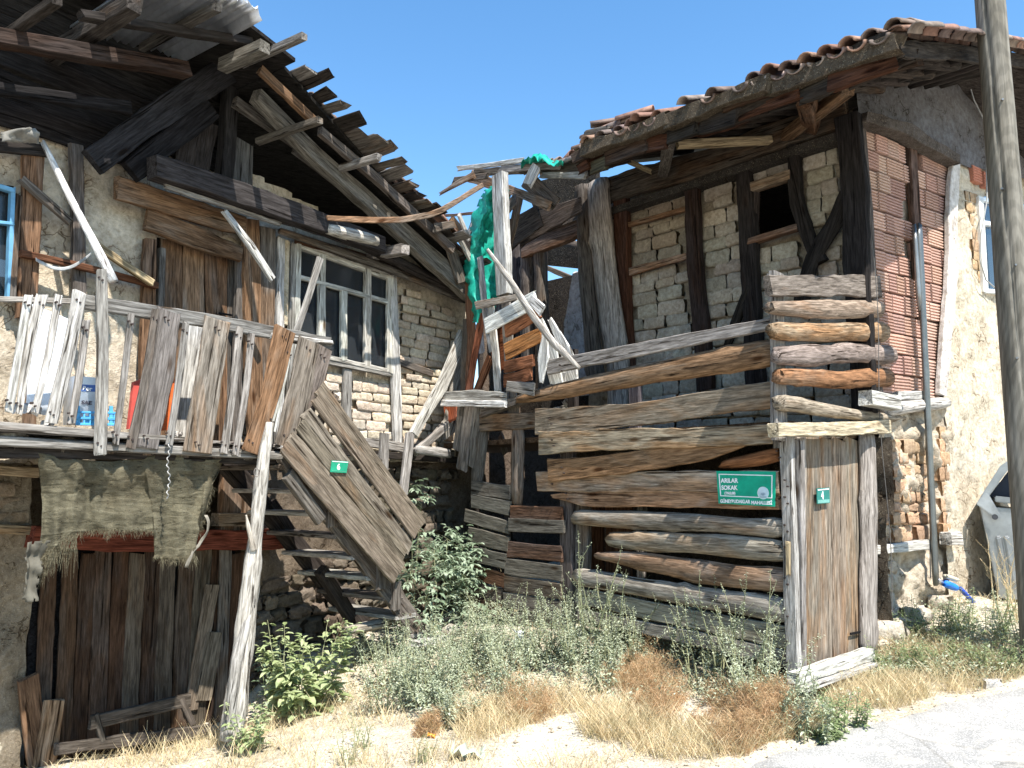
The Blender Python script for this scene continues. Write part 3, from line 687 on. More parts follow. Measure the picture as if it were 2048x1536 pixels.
def nails(parent, pts, n):
    vs_, fs = [], []
    for p in pts:
        k = len(vs_); a_ = n.cross(Z).normalized(); r = rnd.uniform(.005, .008)
        vs_ += [p + (a_ * cos(q * pi / 3) + Z * sin(q * pi / 3)) * r for q in range(6)] + [p + (a_ * cos(q * pi / 3) + Z * sin(q * pi / 3)) * r - n * .02 for q in range(6)]
        fs += [tuple(range(k, k + 6))] + [(k + q, k + 6 + q, k + 6 + (q + 1) % 6, k + (q + 1) % 6) for q in range(6)]
    o = link('nail_heads', mesh('nail_heads', vs_, fs, M_wire), parent, None, (.05, .035, .03, 1)); o['kind'] = 'stuff'
nails(tr, [B.at(pix[0][0] + dx, pix[0][1] + dy, .076) for pix, w_, c_ in BL for dx, dy in ((-4, 14), (3, 20))] + [B.at(pix[-1][0] + dx, pix[-1][1] - dy, .076) for pix, w_, c_ in BL for dx, dy in ((-3, 22), (4, 16))], B.n)
# ================================================================ STAIR
stB = B.at(860, 1290, 0)
st = thing('wooden_staircase', 'steep wooden stair with a slanting plank side panel, leading up to the left balcony', 'staircase', stB)
top0, bot0 = B.at(566, 905, 0), B.at(858, 1288, 0)
for off, c_ in ((0, MID), (-.78, DK)):
    wood('stringer', st, [top0 + B.n * off, bot0 + B.n * off + Z * (.0 if off == 0 else .05)], .17, .05, B.n, c_)
for i in range(9):
    f = (i + .6) / 9.2; p = top0.lerp(bot0, f)
    wood('tread', st, [p + B.n * .02 - B.d * .03, p - B.n * .80 - B.d * .03], .24, .035, Z, (.34, .32, .29, .1) if i % 3 else MID)
    if i in (2, 5, 6): wood('cleat', st, [p + B.n * .03 + Z * .12, p + B.n * .03 - Z * .1], .1, .04, B.n, MID)
wood('rail_post', st, [B.at(765, 960, -.7), B.at(768, 866, -.7)], .11, .04, B.n, GREY); wood('rail_post', st, [B.at(806, 990, -.7), B.at(820, 866, -.7)], .11, .04, B.n, (.34, .31, .28, .2))
wood('side_post', st, [B.at(575, 950, .06), B.at(640, 1040, .06)], .1, .05, B.n, MID)
A0, A1 = (650, 762), (566, 912); C0, C1 = (846, 1040), (782, 1166)
for i in range(6):
    f = (i + .5) / 6; a = (A0[0] + (A1[0] - A0[0]) * f, A0[1] + (A1[1] - A0[1]) * f); b = (C0[0] + (C1[0] - C0[0]) * f, C0[1] + (C1[1] - C0[1]) * f)
    a = (a[0] - rnd.uniform(-4, 6), a[1] - rnd.uniform(-2, 6)); b = (b[0] + rnd.uniform(-5, 6), b[1] + rnd.uniform(-5, 6))
    pw('side_plank', st, B, [a, b], [26.5, 23.5], rnd.choice([(.21, .17, .13, .35), (.18, .15, .115, .4), (.22, .185, .145, .3)]), .12, .025, jag=.02, wob=.03)
for f in (.1, .55, .93):
    a = (A0[0] + (C0[0] - A0[0]) * f, A0[1] + (C0[1] - A0[1]) * f); b = (A1[0] + (C1[0] - A1[0]) * f, A1[1] + (C1[1] - A1[1]) * f)
    pw('batten', st, B, [a, b], 16, MID, .085, .03)
pw('stair_block', st, B, [(828, 1288), (888, 1276)], 10, PALE, .1, .12)
pw('base_log', st, B, [(690, 1262), (770, 1245), (812, 1238)], [18, 20, 14], (.42, .37, .3, .2), -.2, .12, log=True)
pw('prop', st, B, [(640, 1140), (700, 1235)], 22, DK, -.5, .08)
pw('prop', st, B, [(540, 1005), (650, 1170)], 20, DK, -.78, .06)
# ================================================================ THINGS ON AND UNDER THE BALCONY
def cloth(name, P, nx, ny, mat, col, amp=.02, freq=5., seed=0, hole=.0, parent=None, th=.002, ragged=0.):
    """P(u,v) gives world point; builds a wrinkled sheet"""
    vs_, fs = [], []
    c0 = P(.5, .5); n = (P(.6, .5) - P(.4, .5)).cross(P(.5, .6) - P(.5, .4)).normalized()
    for i in range(nx + 1):
        for j in range(ny + 1):
            u, v = i / nx, j / ny; p = P(u, v); q = p * freq + Vector((seed, seed, seed))
            w = noise.noise(q) + .5 * noise.noise(q * 2.2) + .6 * abs(noise.noise(Vector((u * 9 + seed, v * 2.5, seed))))
            vs_.append(p + n * amp * w - c0)
    for i in range(nx):
        for j in range(ny):
            if ragged and (i in (0, nx - 1) or j in (0, ny - 1)) and noise.noise(Vector((i * .9, j * .9, seed))) > .1: continue
            if hole and noise.noise(Vector((i * .35, j * .35, seed + 4))) > hole: continue
            a = i * (ny + 1) + j; fs.append((a, a + 1, a + ny + 2, a + ny + 1))
    me = mesh(name, vs_, fs, mat, True); o = link(name, me, parent, Matrix.Translation(c0), col)
    m = o.modifiers.new('depth', 'SOLIDIFY'); m.thickness = th; return o
def bil(pl, a, b, c, d, off=0., bulge=0.):
    A_, B_, C_, D_ = [pl.at(x[0], x[1], off) for x in (a, b, c, d)]
    return lambda u, v: A_.lerp(B_, u).lerp(D_.lerp(C_, u), v) + pl.n * bulge * sin(pi * u) * sin(pi * min(1, v * .7 + .15))
def Msack(u, v):
    # sags between its nails along the top
    x = 74 + 362 * u; top = 905 + 22 * sin(pi * min(1, u * 1.35)) * .8 + (14 if u > .8 else 0); bot = 1062 + 34 * noise.noise(Vector((u * 3.3, 2, 1))) + (55 if .62 < u < .9 else 0) * 1 + (70 * max(0, .22 - u) / .22)
    if u > .93: bot -= 90 * (u - .93) / .07
    fo = .035 * sin(u * 15 + v * 3 * (u - .4)) * v ** .7 + .018 * sin(u * 41 + 9 * v * (u - .5)) + .03 * sin((v * 9 + 7 * (u - .45) ** 2) ) * (1 - v)
    return B.at(x + 10 * sin(v * 3 + u * 8), top + (bot - top) * v, -.06 + fo)
sack = cloth('hanging_sackcloth', Msack, 120, 56, M_sack, (.20, .175, .115, 1), .012, 14., 3)
vs_, fs = [], []
for i in range(900):      # frayed threads along the lower hem
    u = rnd.random(); p = Msack(u, .97); l = rnd.uniform(.02, .10) * (2.6 if u < .25 else 1) * (.4 + abs(1.6 * noise.noise(Vector((u * 14, 1, 1)))) ); k = len(vs_); q = p + Vector((rnd.uniform(-.03, .03), rnd.uniform(-.03, .03), -l)); c0 = Vector((.0011, 0, 0))
    m_ = (p + q) / 2 + Vector((rnd.uniform(-.015, .015), rnd.uniform(-.015, .015), 0)); vs_ += [p - c0, p + c0, m_ + c0, m_ - c0, q + c0 * .5, q - c0 * .5]; fs += [(k, k + 1, k + 2, k + 3), (k + 3, k + 2, k + 4, k + 5)]
fr = link('fringe', mesh('fringe', vs_, fs, M_sack), sack, None, (.26, .225, .15, 1)); fr['kind'] = 'stuff'
tag(sack, 'torn sackcloth curtain hanging from the balcony edge over the barn door', 'sackcloth')
rag = cloth('hanging_rag', bil(B, (58, 1085), (96, 1080), (74, 1200), (40, 1205), .0), 10, 20, M_cloth, (.17, .155, .12, 1), .06, 8, 7, ragged=1)
tag(rag, 'twisted rag dangling beside the left edge of the barn door', 'rag')
rg = cloth('hanging_rag', lambda u, v: B.at(408 + 6 * u - 26 * v + 12 * sin(v * 5), 1030 + 105 * v, 0), 3, 20, M_cloth, (.38, .34, .27, 1), .03, 9, 9)
tag(rg, 'pale twisted strip of cloth dangling right of the sackcloth curtain', 'rag')
cl = cloth('cloth_bundle', bil(L, (5, 262), (75, 262), (80, 288), (0, 285), .5, .1), 14, 8, M_cloth, (.33, .31, .27, 1), .07, 9, 2)
tag(cl, 'crumpled grey cloth bundle lying over the beam above the blue window', 'cloth')
wp = pw('white_pole', None, L, [(86, 285), (150, 415), (196, 500), (226, 562)], [10, 15, 16, 22], WHT, [.12, .35, .5, .55], .05, log=True)
tag(wp, 'long white painted pole leaning down past the plaster wall onto the balcony', 'pole')
wp = pw('white_pole', None, L, [(448, 422), (500, 490), (546, 560)], [9, 12, 12], PALE, [.3, .4, .45], .04)
tag(wp, 'short pale stick hanging slanted beside the upper plank door', 'pole')
ws = cloth('cloth_strip', lambda u, v: L.at(72 + 110 * u, 515 + 24 * sin(pi * u) - 10 * u + 7 * v, .3), 24, 3, M_cloth, (.6, .6, .58, 1), .01, 9, 5)
tag(ws, 'thin white cloth strip sagging between the stick and the white pole', 'cloth')
def wire(name, pts, r, col, parent=None, mat=None):
    vs_, fs = [], []; o0 = pts[0]; m = 5
    for i, p in enumerate(pts):
        d = (pts[min(i + 1, len(pts) - 1)] - pts[max(0, i - 1)]).normalized(); a_ = d.cross(Vector((.3, 1, .1))).normalized(); b_ = d.cross(a_)
        for k in range(m): a = 2 * pi * k / m; vs_.append(p - o0 + (a_ * cos(a) + b_ * sin(a)) * r)
    for i in range(len(pts) - 1):
        for k in range(m): a = i * m + k; b = i * m + (k + 1) % m; fs.append((a, b, b + m, a + m))
    return link(name, mesh(name, vs_, fs, mat or M_wire, True), parent, Matrix.Translation(o0), col)
tw = [B.at(337 + 2.2 * sin(i * 1.4) + 2 * sin(i * .3), 880 + i * 3., .09 + .008 * cos(i * 1.4)) for i in range(40)]
tag(wire('twisted_wire', tw, .004, (.42, .4, .37, 1)), 'rusty twisted wire hanging from a baluster before the sackcloth', 'wire')
sp_ = cloth('leaning_sheet', bil(B, (66, 608), (142, 640), (112, 832), (52, 826), -.35), 6, 8, M_paint, (.84, .87, .92, 1), .004, 3, 1, th=.008)
tag(sp_, 'big white sheet panel standing behind the leftmost balusters', 'panel')
def sheet_obj(name, pl, a, b, c, d, off, th, mat, col, label, cat, parent=None):
    o = quad_solid(name, parent, [pl.at(*q, off) for q in (a, b, c, d)], pl.n, th, mat, col)
    return tag(o, label, cat) if label else o
def text(name, parent, s, pl, a, hpx, off, mat, wpx=None, bold=0., al='LEFT'):
    cu = bpy.data.curves.new(name, 'FONT'); cu.body = s; cu.extrude = .0006; cu.materials.append(mat); cu.align_x = al; cu.offset = 0
    p = pl.at(a[0], a[1], off); h = hpx * depth_of(p) / F; cu.size = h / .72; cu.offset = bold * h
    X = pl.d if pl.n.cross(pl.d).z > 0 else -pl.d
    o = link(name, cu, None, Matrix.Identity(4)); bpy.context.view_layer.update()
    dim = o.dimensions.x; k = 1.
    if wpx:
        w_real = (pl.at(a[0] + wpx, a[1], off) - pl.at(a[0], a[1], off)).length; k = w_real / max(dim, 1e-5)
    me = bpy.data.meshes.new_from_object(o.evaluated_get(bpy.context.evaluated_depsgraph_get())); bpy.data.objects.remove(o)
    return link(name, me, parent, frameM(p, X, pl.n) @ Matrix.Diagonal((k, 1, 1, 1)))
can = sheet_obj('oil_can', B, (150, 752), (206, 756), (204, 848), (148, 848), -.25, .14, M_iron, (.62, .66, .72, 1), 'square silver oil can marked Bor and SAE behind the tall baluster', 'can')
sheet_obj('printed_band', B, (151, 768), (205, 771), (205, 784), (151, 782), -.247, .004, M_paint, (.08, .17, .45, 1), None, None, can)
text('lettering', can, 'Bor', B, (165, 780), 8.5, -.243, M_white, 19, .05)
text('lettering', can, 'SAE', B, (163, 808), 7.5, -.243, flat_material('dark_print', (.07, .07, .09, 1), .6), 21, .05)
cr = thing('plastic_crate', 'open sky-blue plastic crate at the foot of the oil can on the balcony', 'crate', B.at(190, 850, -.3))
for a, b, w_ in (((152, 836), (230, 838), 5), ((152, 848), (230, 849), 5), ((152, 824), (230, 826), 4)):
    for o_ in (-.16, -.42): pw('crate_slat', cr, B, [a, b], w_, (.10, .42, .75, 0), o_, .012, mat=M_paint, wob=0, jag=0)
for u in (156, 168, 180, 206, 222, 228): pw('crate_upright', cr, B, [(u, 812 if u in (156, 222) else 824), (u, 850)], 7 if u in (156, 222) else 3, (.12, .45, .78, 0), -.163, .012, mat=M_paint, wob=0, jag=0)
quad_solid('crate_panel', cr, [B.at(170, 832, -.17), B.at(212, 832, -.17), B.at(212, 849, -.17), B.at(170, 849, -.17)], B.n, .01, M_paint, (.14, .5, .8, 1))
sheet_obj('red_board', B, (268, 764), (300, 752), (290, 855), (257, 858), -.22, .03, M_paint, (.62, .10, .08, 1), 'red board leaning behind the balusters right of the blue crate', 'board')
sheet_obj('orange_board', B, (336, 758), (350, 758), (338, 860), (318, 862), -.2, .03, M_paint, (.72, .15, .04, 1), 'orange board edge showing behind the widest dark baluster', 'board')
for u, v, k_ in ((55, 818, 1.), (20, 868, 1.2), (95, 846, .5), (262, 878, .8), (238, 870, .5), (350, 868, .6)):
    o = link('rubble_bit', rnd.choice(STONES), deck, Matrix.Translation(B.at(u, v, -.1)) @ Matrix.Diagonal((.12 * k_, .1 * k_, .06 * k_, 1)), (.55, .54, .53, 1))
# support post: a crooked debarked trunk
sp = thing('support_post', 'crooked pale tree trunk propping up the balcony in front of the barn door', 'post', B.at(468, 1470, .1))
def trunk(name, parent, pl, pix, ws, off, col, lobes=12, rough_=.1, mat=None):
    pts = [pl.at(u, v, off) for u, v in pix]; rad = [w * depth_of(p) / F / 2 for w, p in zip(ws, pts)]
    A_, Z_ = pts[0], pts[-1]; X = (Z_ - A_).normalized(); Y = pl.n.cross(X).normalized(); N = X.cross(Y); M = Matrix((X, Y, N)).transposed().to_4x4(); M.translation = A_; Mi = M.inverted()
    vs_, fs = [], []; K = 44; acc = [0.]
    for i in range(1, len(pts)): acc.append(acc[-1] + (pts[i] - pts[i - 1]).length)
    for k in range(K + 1):
        d = acc[-1] * k / K; i = 0
        while i < len(pts) - 2 and acc[i + 1] < d: i += 1
        f = (d - acc[i]) / (acc[i + 1] - acc[i]); f2 = f * f * (3 - 2 * f); c = Mi @ pts[i].lerp(pts[i + 1], f); r = rad[i] + (rad[i + 1] - rad[i]) * f2
        for j in range(lobes):
            a = 2 * pi * j / lobes; q = Vector((c.x * 4, cos(a) * 1.5, sin(a) * 1.5)); rr = r * (1 + rough_ * (noise.noise(q) * 1.6 + noise.noise(q * 2.7) + .8 * noise.noise(Vector((c.x * 1.2, a * 3, 4)))))
            vs_.append((c.x, c.y + cos(a) * rr, c.z + sin(a) * rr))
    for k in range(K):
        for j in range(lobes):
            a = k * lobes + j; b = k * lobes + (j + 1) % lobes; fs.append((a, b, b + lobes, a + lobes))
    fs.append(tuple(reversed(range(lobes)))); fs.append(tuple(range(K * lobes, K * lobes + lobes)))
    return link(name, mesh(name, vs_, fs, mat or M_wood, True), parent, M, col)
trunk('trunk', sp, B, [(464, 1478), (482, 1330), (500, 1180), (512, 1060), (522, 960), (530, 900), (540, 845)], [46, 42, 36, 28, 26, 24, 15], .1, (.50, .47, .42, .1), 14, .14)
trunk('side_limb', sp, B, [(456, 1470), (474, 1320), (500, 1215), (512, 1130), (516, 1085)], [20, 24, 20, 12, 7], .13, (.40, .38, .35, .1), 9, .12)
trunk('branch_stub', sp, B, [(508, 1100), (497, 1055), (492, 1030)], [14, 9, 4], .14, (.5, .45, .38, .1), 7, .1)
wire('wire_loop', [B.at(513 + 5 * cos(a * .7), 945 + 9 * sin(a * .7), .18) for a in range(10)], .003, (.2, .17, .15, 1), sp)
# number plates and street sign
def plate(name, label, pl, quad, off, col, parent=None, cat='sign'):
    return sheet_obj(name, pl, *quad, off, .006, M_paint, col, label, cat)
n6 = plate('house_number_plate', 'small green plate with a white 6 on the slanting stair planks', B, [(664, 921), (697, 923), (693, 946), (661, 944)], .15, (.02, .30, .17, 1))
text('numeral', n6, '6', B, (674, 939), 11.5, .152, M_white, None, .05)
sheet_obj('edge_line', B, (665, 922), (696, 924), (696, 925.3), (665, 923.3), .152, .002, M_white, None, None, None, n6)
sheet_obj('edge_line', B, (664, 941), (692, 943), (692, 943.7), (664, 941.7), .152, .002, M_paint, (.15, .45, .3, 1), None, None, n6)
n4 = plate('house_number_plate', 'small dark green plate with a white 4 on the weathered plank door', D, [(1634, 977), (1659, 975), (1660, 1006), (1635, 1008)], .05, (.015, .17, .14, 1))
text('numeral', n4, '4', D, (1643, 998), 15, .052, M_white, None, .05)
sheet_obj('edge_line', D, (1636, 979), (1658, 977), (1658, 979), (1636, 981), .052, .002, M_white, None, None, None, n4)
sheet_obj('edge_line', D, (1636, 1000), (1659, 998.5), (1659, 1005), (1636, 1006.5), .052, .002, M_paint, (.16, .38, .33, 1), None, None, n4)
ss_ = plate('street_sign', 'green street name sign ARILAR SOKAK nailed on the log rails left of door 4', Q, [(1432.5, 942), (1551, 943), (1549.5, 1013.5), (1437, 1007)], .10, (.0, .36, .22, 1))
o_ = .1025
for a, b, c, d in (((1437, 947.5), (1544.5, 950.2), (1544.5, 952), (1437, 949.3)), ((1440.5, 990.5), (1544, 995), (1544, 996.8), (1440.5, 992.3)), ((1437, 947.5), (1438.8, 947.5), (1442.2, 992.3), (1440.4, 992.3)), ((1543, 950), (1544.8, 950), (1544.2, 996.5), (1542.4, 996.5))):
    sheet_obj('border_line', Q, a, b, c, d, o_, .002, M_white, None, None, None, ss_)
text('lettering', ss_, 'ARILAR', Q, (1442, 965.2), 8.6, o_, M_white, 35, .05)
text('lettering', ss_, 'SOKAK', Q, (1443, 979.3), 8.6, o_, M_white, 32.5, .05)
text('lettering', ss_, '(TN:0,08)', Q, (1449, 988.6), 5.2, o_, M_white, 21.5, .05)
text('lettering', ss_, 'GÜNEYBUDAKLAR', Q, (1440.5, 1005.2), 6.6, o_, M_white, 60, .05)
text('lettering', ss_, 'MAHALLESİ', Q, (1502.5, 1008.2), 6.8, o_, M_white, 41.5, .05)
def disc(name, parent, pl, u, v, r, off, th, mat, col):
    p = pl.at(u, v, off); rr = r * depth_of(p) / F; m = 28; vs_ = [(cos(2 * pi * i / m) * rr, sin(2 * pi * i / m) * rr, z) for z in (0, -th) for i in range(m)]
    fs = [tuple(range(m)), tuple(reversed(range(m, 2 * m)))] + [(i, i + m, (i + 1) % m + m, (i + 1) % m) for i in range(m)]
    X = pl.d if pl.n.cross(pl.d).z > 0 else -pl.d
    return link(name, mesh(name, vs_, fs, mat), parent, frameM(p, X, pl.n), col)
em = disc('emblem', ss_, Q, 1526, 986, 12.6, .1045, .003, M_paint, (.62, .8, .78, 1))
disc('emblem_face', em, Q, 1526, 986, 11, .1055, .003, M_paint, (.55, .68, .74, 1))
for k in range(7):      # faint spray of leaves over ground lines in the emblem
    a = -60 + 20 * k
    pw('emblem_leaf', em, Q, [(1526, 991), (1526 + 6 * sin(R_(a)), 991 - 6 * cos(R_(a)))], 1.1, (.28, .38, .45, 0), .1065, .001, mat=M_paint, wob=0, jag=0)
for k in range(2): pw('emblem_line', em, Q, [(1519, 992.5 + k * 2.2), (1533, 993 + k * 2.2)], .9, (.3, .42, .5, 0), .1065, .001, mat=M_paint, wob=0, jag=0)
# ================================================================ RIGHT HOUSE
RB = R.O.copy(); RB.z = gz(RB.x, RB.y)
rh = thing('adobe_house', 'ruined half-timbered mud-brick house with a tiled eave and log railings, right of the gap', 'house', RB, 'derelict houses of the street')
ADC = (.42, .38, .315, 1)
aw = sheet('adobe_wall', rh, R, [(1180, 395), (1700, 225), (1706, 240), (1738, 900), (1180, 930)], -.10, M_adobe, (.28, .245, .19, 1), .05, .03, skip=[(1150, 200), (1150, 200), (1150, 201)] and [[(1512, 376), (1588, 352), (1600, 455), (1508, 478)]])
bays = [([(1208, 412), (1242, 402), (1256, 690), (1236, 700)], 0), ([(1252, 400), (1372, 362), (1378, 505), (1254, 540)], 0), ([(1256, 556), (1372, 524), (1392, 760), (1262, 800)], 0),
        ([(1396, 352), (1476, 330), (1500, 640), (1410, 700)], 0), ([(1496, 326), (1582, 300), (1584, 345), (1498, 368)], 0), ([(1506, 488), (1592, 462), (1610, 560), (1600, 640), (1520, 660)], 0),
        ([(1600, 296), (1674, 262), (1680, 400), (1650, 470), (1618, 490)], 0), ([(1690, 420), (1700, 520), (1632, 560), (1640, 500)], 0), ([(1200, 700), (1540, 640), (1700, 560), (1740, 860), (1200, 920)], 1)]
for poly, dark in bays:
    courses('adobe_brick', aw, R, poly, ADOBE, .135, (.22, .36), -.045, .09, ADC if poly[0][1] > 480 or poly[0][0] > 1390 else (.34, .285, .22, 1), amp=.22, hj=.2)
for pix, w_, c_, o_, nm in (([(1205, 388), (1440, 315), (1690, 226)], [48, 50, 52], (.10, .08, .062, .5), .07, 'wall_plate'),
        ([(1040, 468), (1100, 442), (1160, 424)], [34, 36, 38], (.24, .19, .15, .5), .07, 'wall_plate'), ([(1048, 500), (1165, 456)], 30, (.2, .15, .12, .5), .05, 'wall_plate'),
        ([(1242, 384), (1256, 760)], 25, (.08, .045, .035, .6), .03, 'stud'), ([(1383, 345), (1392, 520), (1412, 780)], [24, 26, 30], (.04, .028, .025, .5), .03, 'stud'),
        ([(1488, 315), (1498, 480), (1516, 800)], [26, 32, 34], (.028, .023, .021, .4), .03, 'stud'), ([(1588, 282), (1594, 400), (1618, 480), (1640, 525)], [24, 24, 26, 26], (.027, .023, .02, .3), .03, 'stud'),
        ([(1692, 380), (1672, 440), (1622, 520), (1600, 620)], [24, 30, 32, 30], (.027, .023, .02, .3), .05, 'brace'), ([(1504, 565), (1470, 640), (1450, 700)], [22, 18, 14], (.03, .025, .02, .3), .045, 'brace'),
        ([(1256, 546), (1376, 512)], [14, 12], (.33, .25, .19, .6), .025, 'rail'), ([(1250, 452), (1374, 418)], [10, 9], (.26, .19, .14, .6), .02, 'rail'), ([(1494, 378), (1584, 350)], 18, (.24, .18, .13, .4), .03, 'lintel'), ([(1500, 484), (1596, 455)], 12, (.17, .12, .09, .5), .04, 'window_sill'),
        ([(1698, 232), (1712, 400), (1728, 830)], [46, 48, 44], (.025, .022, .021, .2), .10, 'corner_post'), ([(1512, 366), (1508, 480)], 10, (.07, .055, .05, .3), .0, 'window_jamb')):
    pw(nm, rh, R, pix, w_, c_, o_, .09 if nm != 'rail' else .05, wob=.05, log=nm in ('brace',))
def veranda_post(pix, w_, c_, off, log=True, nm='veranda_post'): return pw(nm, rh, R, pix, w_, c_, off, .16, log=log, wob=.05)
veranda_post([(1196, 362), (1206, 520), (1232, 720), (1236, 860)], [50, 46, 42, 40], (.33, .29, .25, .35), .16)
veranda_post([(1162, 372), (1172, 540), (1196, 780)], [26, 26, 30], (.10, .085, .075, .3), .22)
veranda_post([(1078, 470), (1082, 560), (1090, 800)], [20, 18, 20], MID, .0); veranda_post([(1054, 470), (1056, 800)], [22, 24], (.13, .11, .1, .3), .0); veranda_post([(1032, 480), (1030, 800)], 24, (.1, .085, .08, .3), -.1)
for u in (1006, 986, 966): pw('wall_board', rh, R, [(u, 520), (u + 4, 830)], 24, (.11, .095, .085, .3), -.2, .03)
pw('plaster_panel', rh, R, [(1166, 545), (1160, 640), (1150, 790)], [40, 56, 62], (.44, .45, .48, 0), -.25, .06, mat=M_lime, jag=.05)
# interior
def rp(s, z, off): return R.pt(s, z, off)
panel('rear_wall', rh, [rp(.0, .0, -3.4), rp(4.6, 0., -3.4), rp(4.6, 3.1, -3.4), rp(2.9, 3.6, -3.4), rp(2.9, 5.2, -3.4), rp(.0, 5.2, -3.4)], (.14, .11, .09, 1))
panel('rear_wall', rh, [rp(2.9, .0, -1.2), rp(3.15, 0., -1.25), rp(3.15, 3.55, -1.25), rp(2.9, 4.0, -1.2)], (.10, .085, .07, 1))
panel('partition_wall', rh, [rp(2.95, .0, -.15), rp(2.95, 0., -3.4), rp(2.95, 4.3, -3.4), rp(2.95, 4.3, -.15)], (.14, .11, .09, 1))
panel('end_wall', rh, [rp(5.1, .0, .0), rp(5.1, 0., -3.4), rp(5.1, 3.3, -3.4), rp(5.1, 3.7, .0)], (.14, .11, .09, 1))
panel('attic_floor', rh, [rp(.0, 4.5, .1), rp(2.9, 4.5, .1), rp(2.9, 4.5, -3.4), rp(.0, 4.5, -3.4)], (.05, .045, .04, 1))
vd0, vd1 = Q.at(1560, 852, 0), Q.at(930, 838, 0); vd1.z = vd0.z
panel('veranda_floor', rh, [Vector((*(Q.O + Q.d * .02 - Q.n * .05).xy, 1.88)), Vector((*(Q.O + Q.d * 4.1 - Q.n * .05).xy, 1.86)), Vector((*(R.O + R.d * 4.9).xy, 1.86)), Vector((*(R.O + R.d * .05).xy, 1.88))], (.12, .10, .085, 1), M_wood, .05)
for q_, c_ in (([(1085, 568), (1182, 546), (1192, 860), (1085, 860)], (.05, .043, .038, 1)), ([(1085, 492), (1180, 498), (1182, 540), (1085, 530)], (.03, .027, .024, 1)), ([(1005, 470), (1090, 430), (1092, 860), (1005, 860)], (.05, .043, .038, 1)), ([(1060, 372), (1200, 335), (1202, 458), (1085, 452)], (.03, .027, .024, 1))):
    panel('dark_backing', rh, [R.at(a, b, -.75) for a, b in q_], c_)  # near-black sheets added to stand in for the dark interior
for u, v in ((1118, 500), (1128, 560)): pw('inner_rafter', rh, R, [(1095, v - 24), (1175, v + 8)], 10, (.2, .17, .14, .2), -1.2, .06)
pw('inner_log', rh, R, [(1100, 492), (1150, 490), (1175, 500)], [20, 24, 22], (.12, .10, .09, .2), -1.0, .12, log=True)
# ground floor wall behind the rails
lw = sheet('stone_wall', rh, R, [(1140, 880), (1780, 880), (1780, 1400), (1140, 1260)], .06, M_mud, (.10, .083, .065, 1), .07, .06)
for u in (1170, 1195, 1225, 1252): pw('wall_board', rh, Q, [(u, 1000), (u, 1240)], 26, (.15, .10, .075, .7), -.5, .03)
# ---- log rails
RL = [([(1096, 735), (1300, 694), (1545, 646)], [28, 26, 24], GREY, 0, .12), ([(1035, 802), (1120, 782), (1300, 748), (1552, 708)], [12, 30, 40, 56], (.33, .27, .22, .4), 1, .10), ([(1075, 842), (1300, 828), (1556, 786)], [46, 42, 50], (.31, .275, .23, .3), 0, .10),
      ([(1080, 885), (1300, 878), (1546, 868)], [40, 38, 36], (.40, .355, .28, .3), 0, .12), ([(1100, 940), (1250, 925), (1420, 902), (1515, 876)], [40, 38, 34, 10], (.33, .27, .21, .5), 0, .10), ([(1444, 930), (1500, 922), (1556, 908)], [16, 26, 30], (.28, .17, .11, .7), 1, .06),
      ([(1076, 962), (1300, 964), (1556, 966)], [34, 38, 42], (.42, .37, .31, .35), 0, .07), ([(1108, 992), (1180, 995), (1560, 1000)], [6, 34, 34], (.40, .33, .27, .45), 0, .06), ([(1150, 1036), (1300, 1040), (1430, 1046), (1568, 1056)], [30, 36, 30, 38], (.36, .33, .29, .25), 1, .05),
      ([(1218, 1078), (1400, 1090), (1570, 1100)], [30, 40, 46], (.40, .37, .32, .3), 1, .05), ([(1192, 1112), (1300, 1124), (1574, 1162)], [14, 36, 50], (.33, .29, .26, .4), 1, .05), ([(1152, 1152), (1300, 1176), (1450, 1200), (1578, 1226)], [34, 34, 42, 46], (.37, .35, .315, .15), 1, .05),
      ([(1156, 1192), (1360, 1232), (1582, 1276)], [28, 34, 40], (.42, .40, .34, .1), 0, .04), ([(1160, 1230), (1350, 1268), (1585, 1318)], [20, 26, 30], (.36, .34, .31, .1), 0, .04)]
rg_ = pw('log_railing', rh, Q, *[RL[0][0], RL[0][1], RL[0][2]], .12, .04)
for i, (pix, w_, c_, lg, off) in enumerate(RL[1:]):
    c_ = (c_[0] * .86, c_[1] * .82, c_[2] * .76, c_[3] + .2)
    pw('log' if lg else 'plank', rg_, Q, pix, [q * 1.1 for q in w_] if isinstance(w_, list) else w_ * 1.1, c_, off, .085 if lg else .035, log=bool(lg), wob=.055 if lg else .035, jag=.03)
nails(rg_, [Q.at(1572 - (20 if i < 6 else 4) + dx, pix[-1][1] + dy, .0 + off + .05) for i, (pix, w_, c_, lg, off) in enumerate(RL) for dx, dy in ((0, -6), (6, 7))] + [Q.at(pix[0][0] + 22 + dx, pix[0][1] + dy, off + .045) for i, (pix, w_, c_, lg, off) in enumerate(RL) if not lg for dx, dy in ((0, -5), (4, 6))], Q.n)
for pix, w_, c_, off in (([(1548, 545), (1556, 700), (1562, 900)], 22, GREY, .02), ([(1574, 868), (1580, 1100), (1588, 1392)], [22, 24, 26], (.37, .35, .32, .1), .06), ([(1598, 880), (1604, 1360)], 15, (.30, .28, .26, .2), -.02),
                          ([(1138, 905), (1134, 1255)], [24, 26], (.12, .1, .09, .2), .0), ([(1168, 1006), (1166, 1240)], 24, MID, -.04), ([(1284, 1000), (1282, 1240)], 13, GREY, -.2), ([(1146, 700), (1148, 860)], 16, DK, -.2), ([(1270, 760), (1272, 900)], 20, (.12, .11, .12, .1), -.4)):
    pw('rail_post', rg_, Q, pix, w_, c_, off, .06)
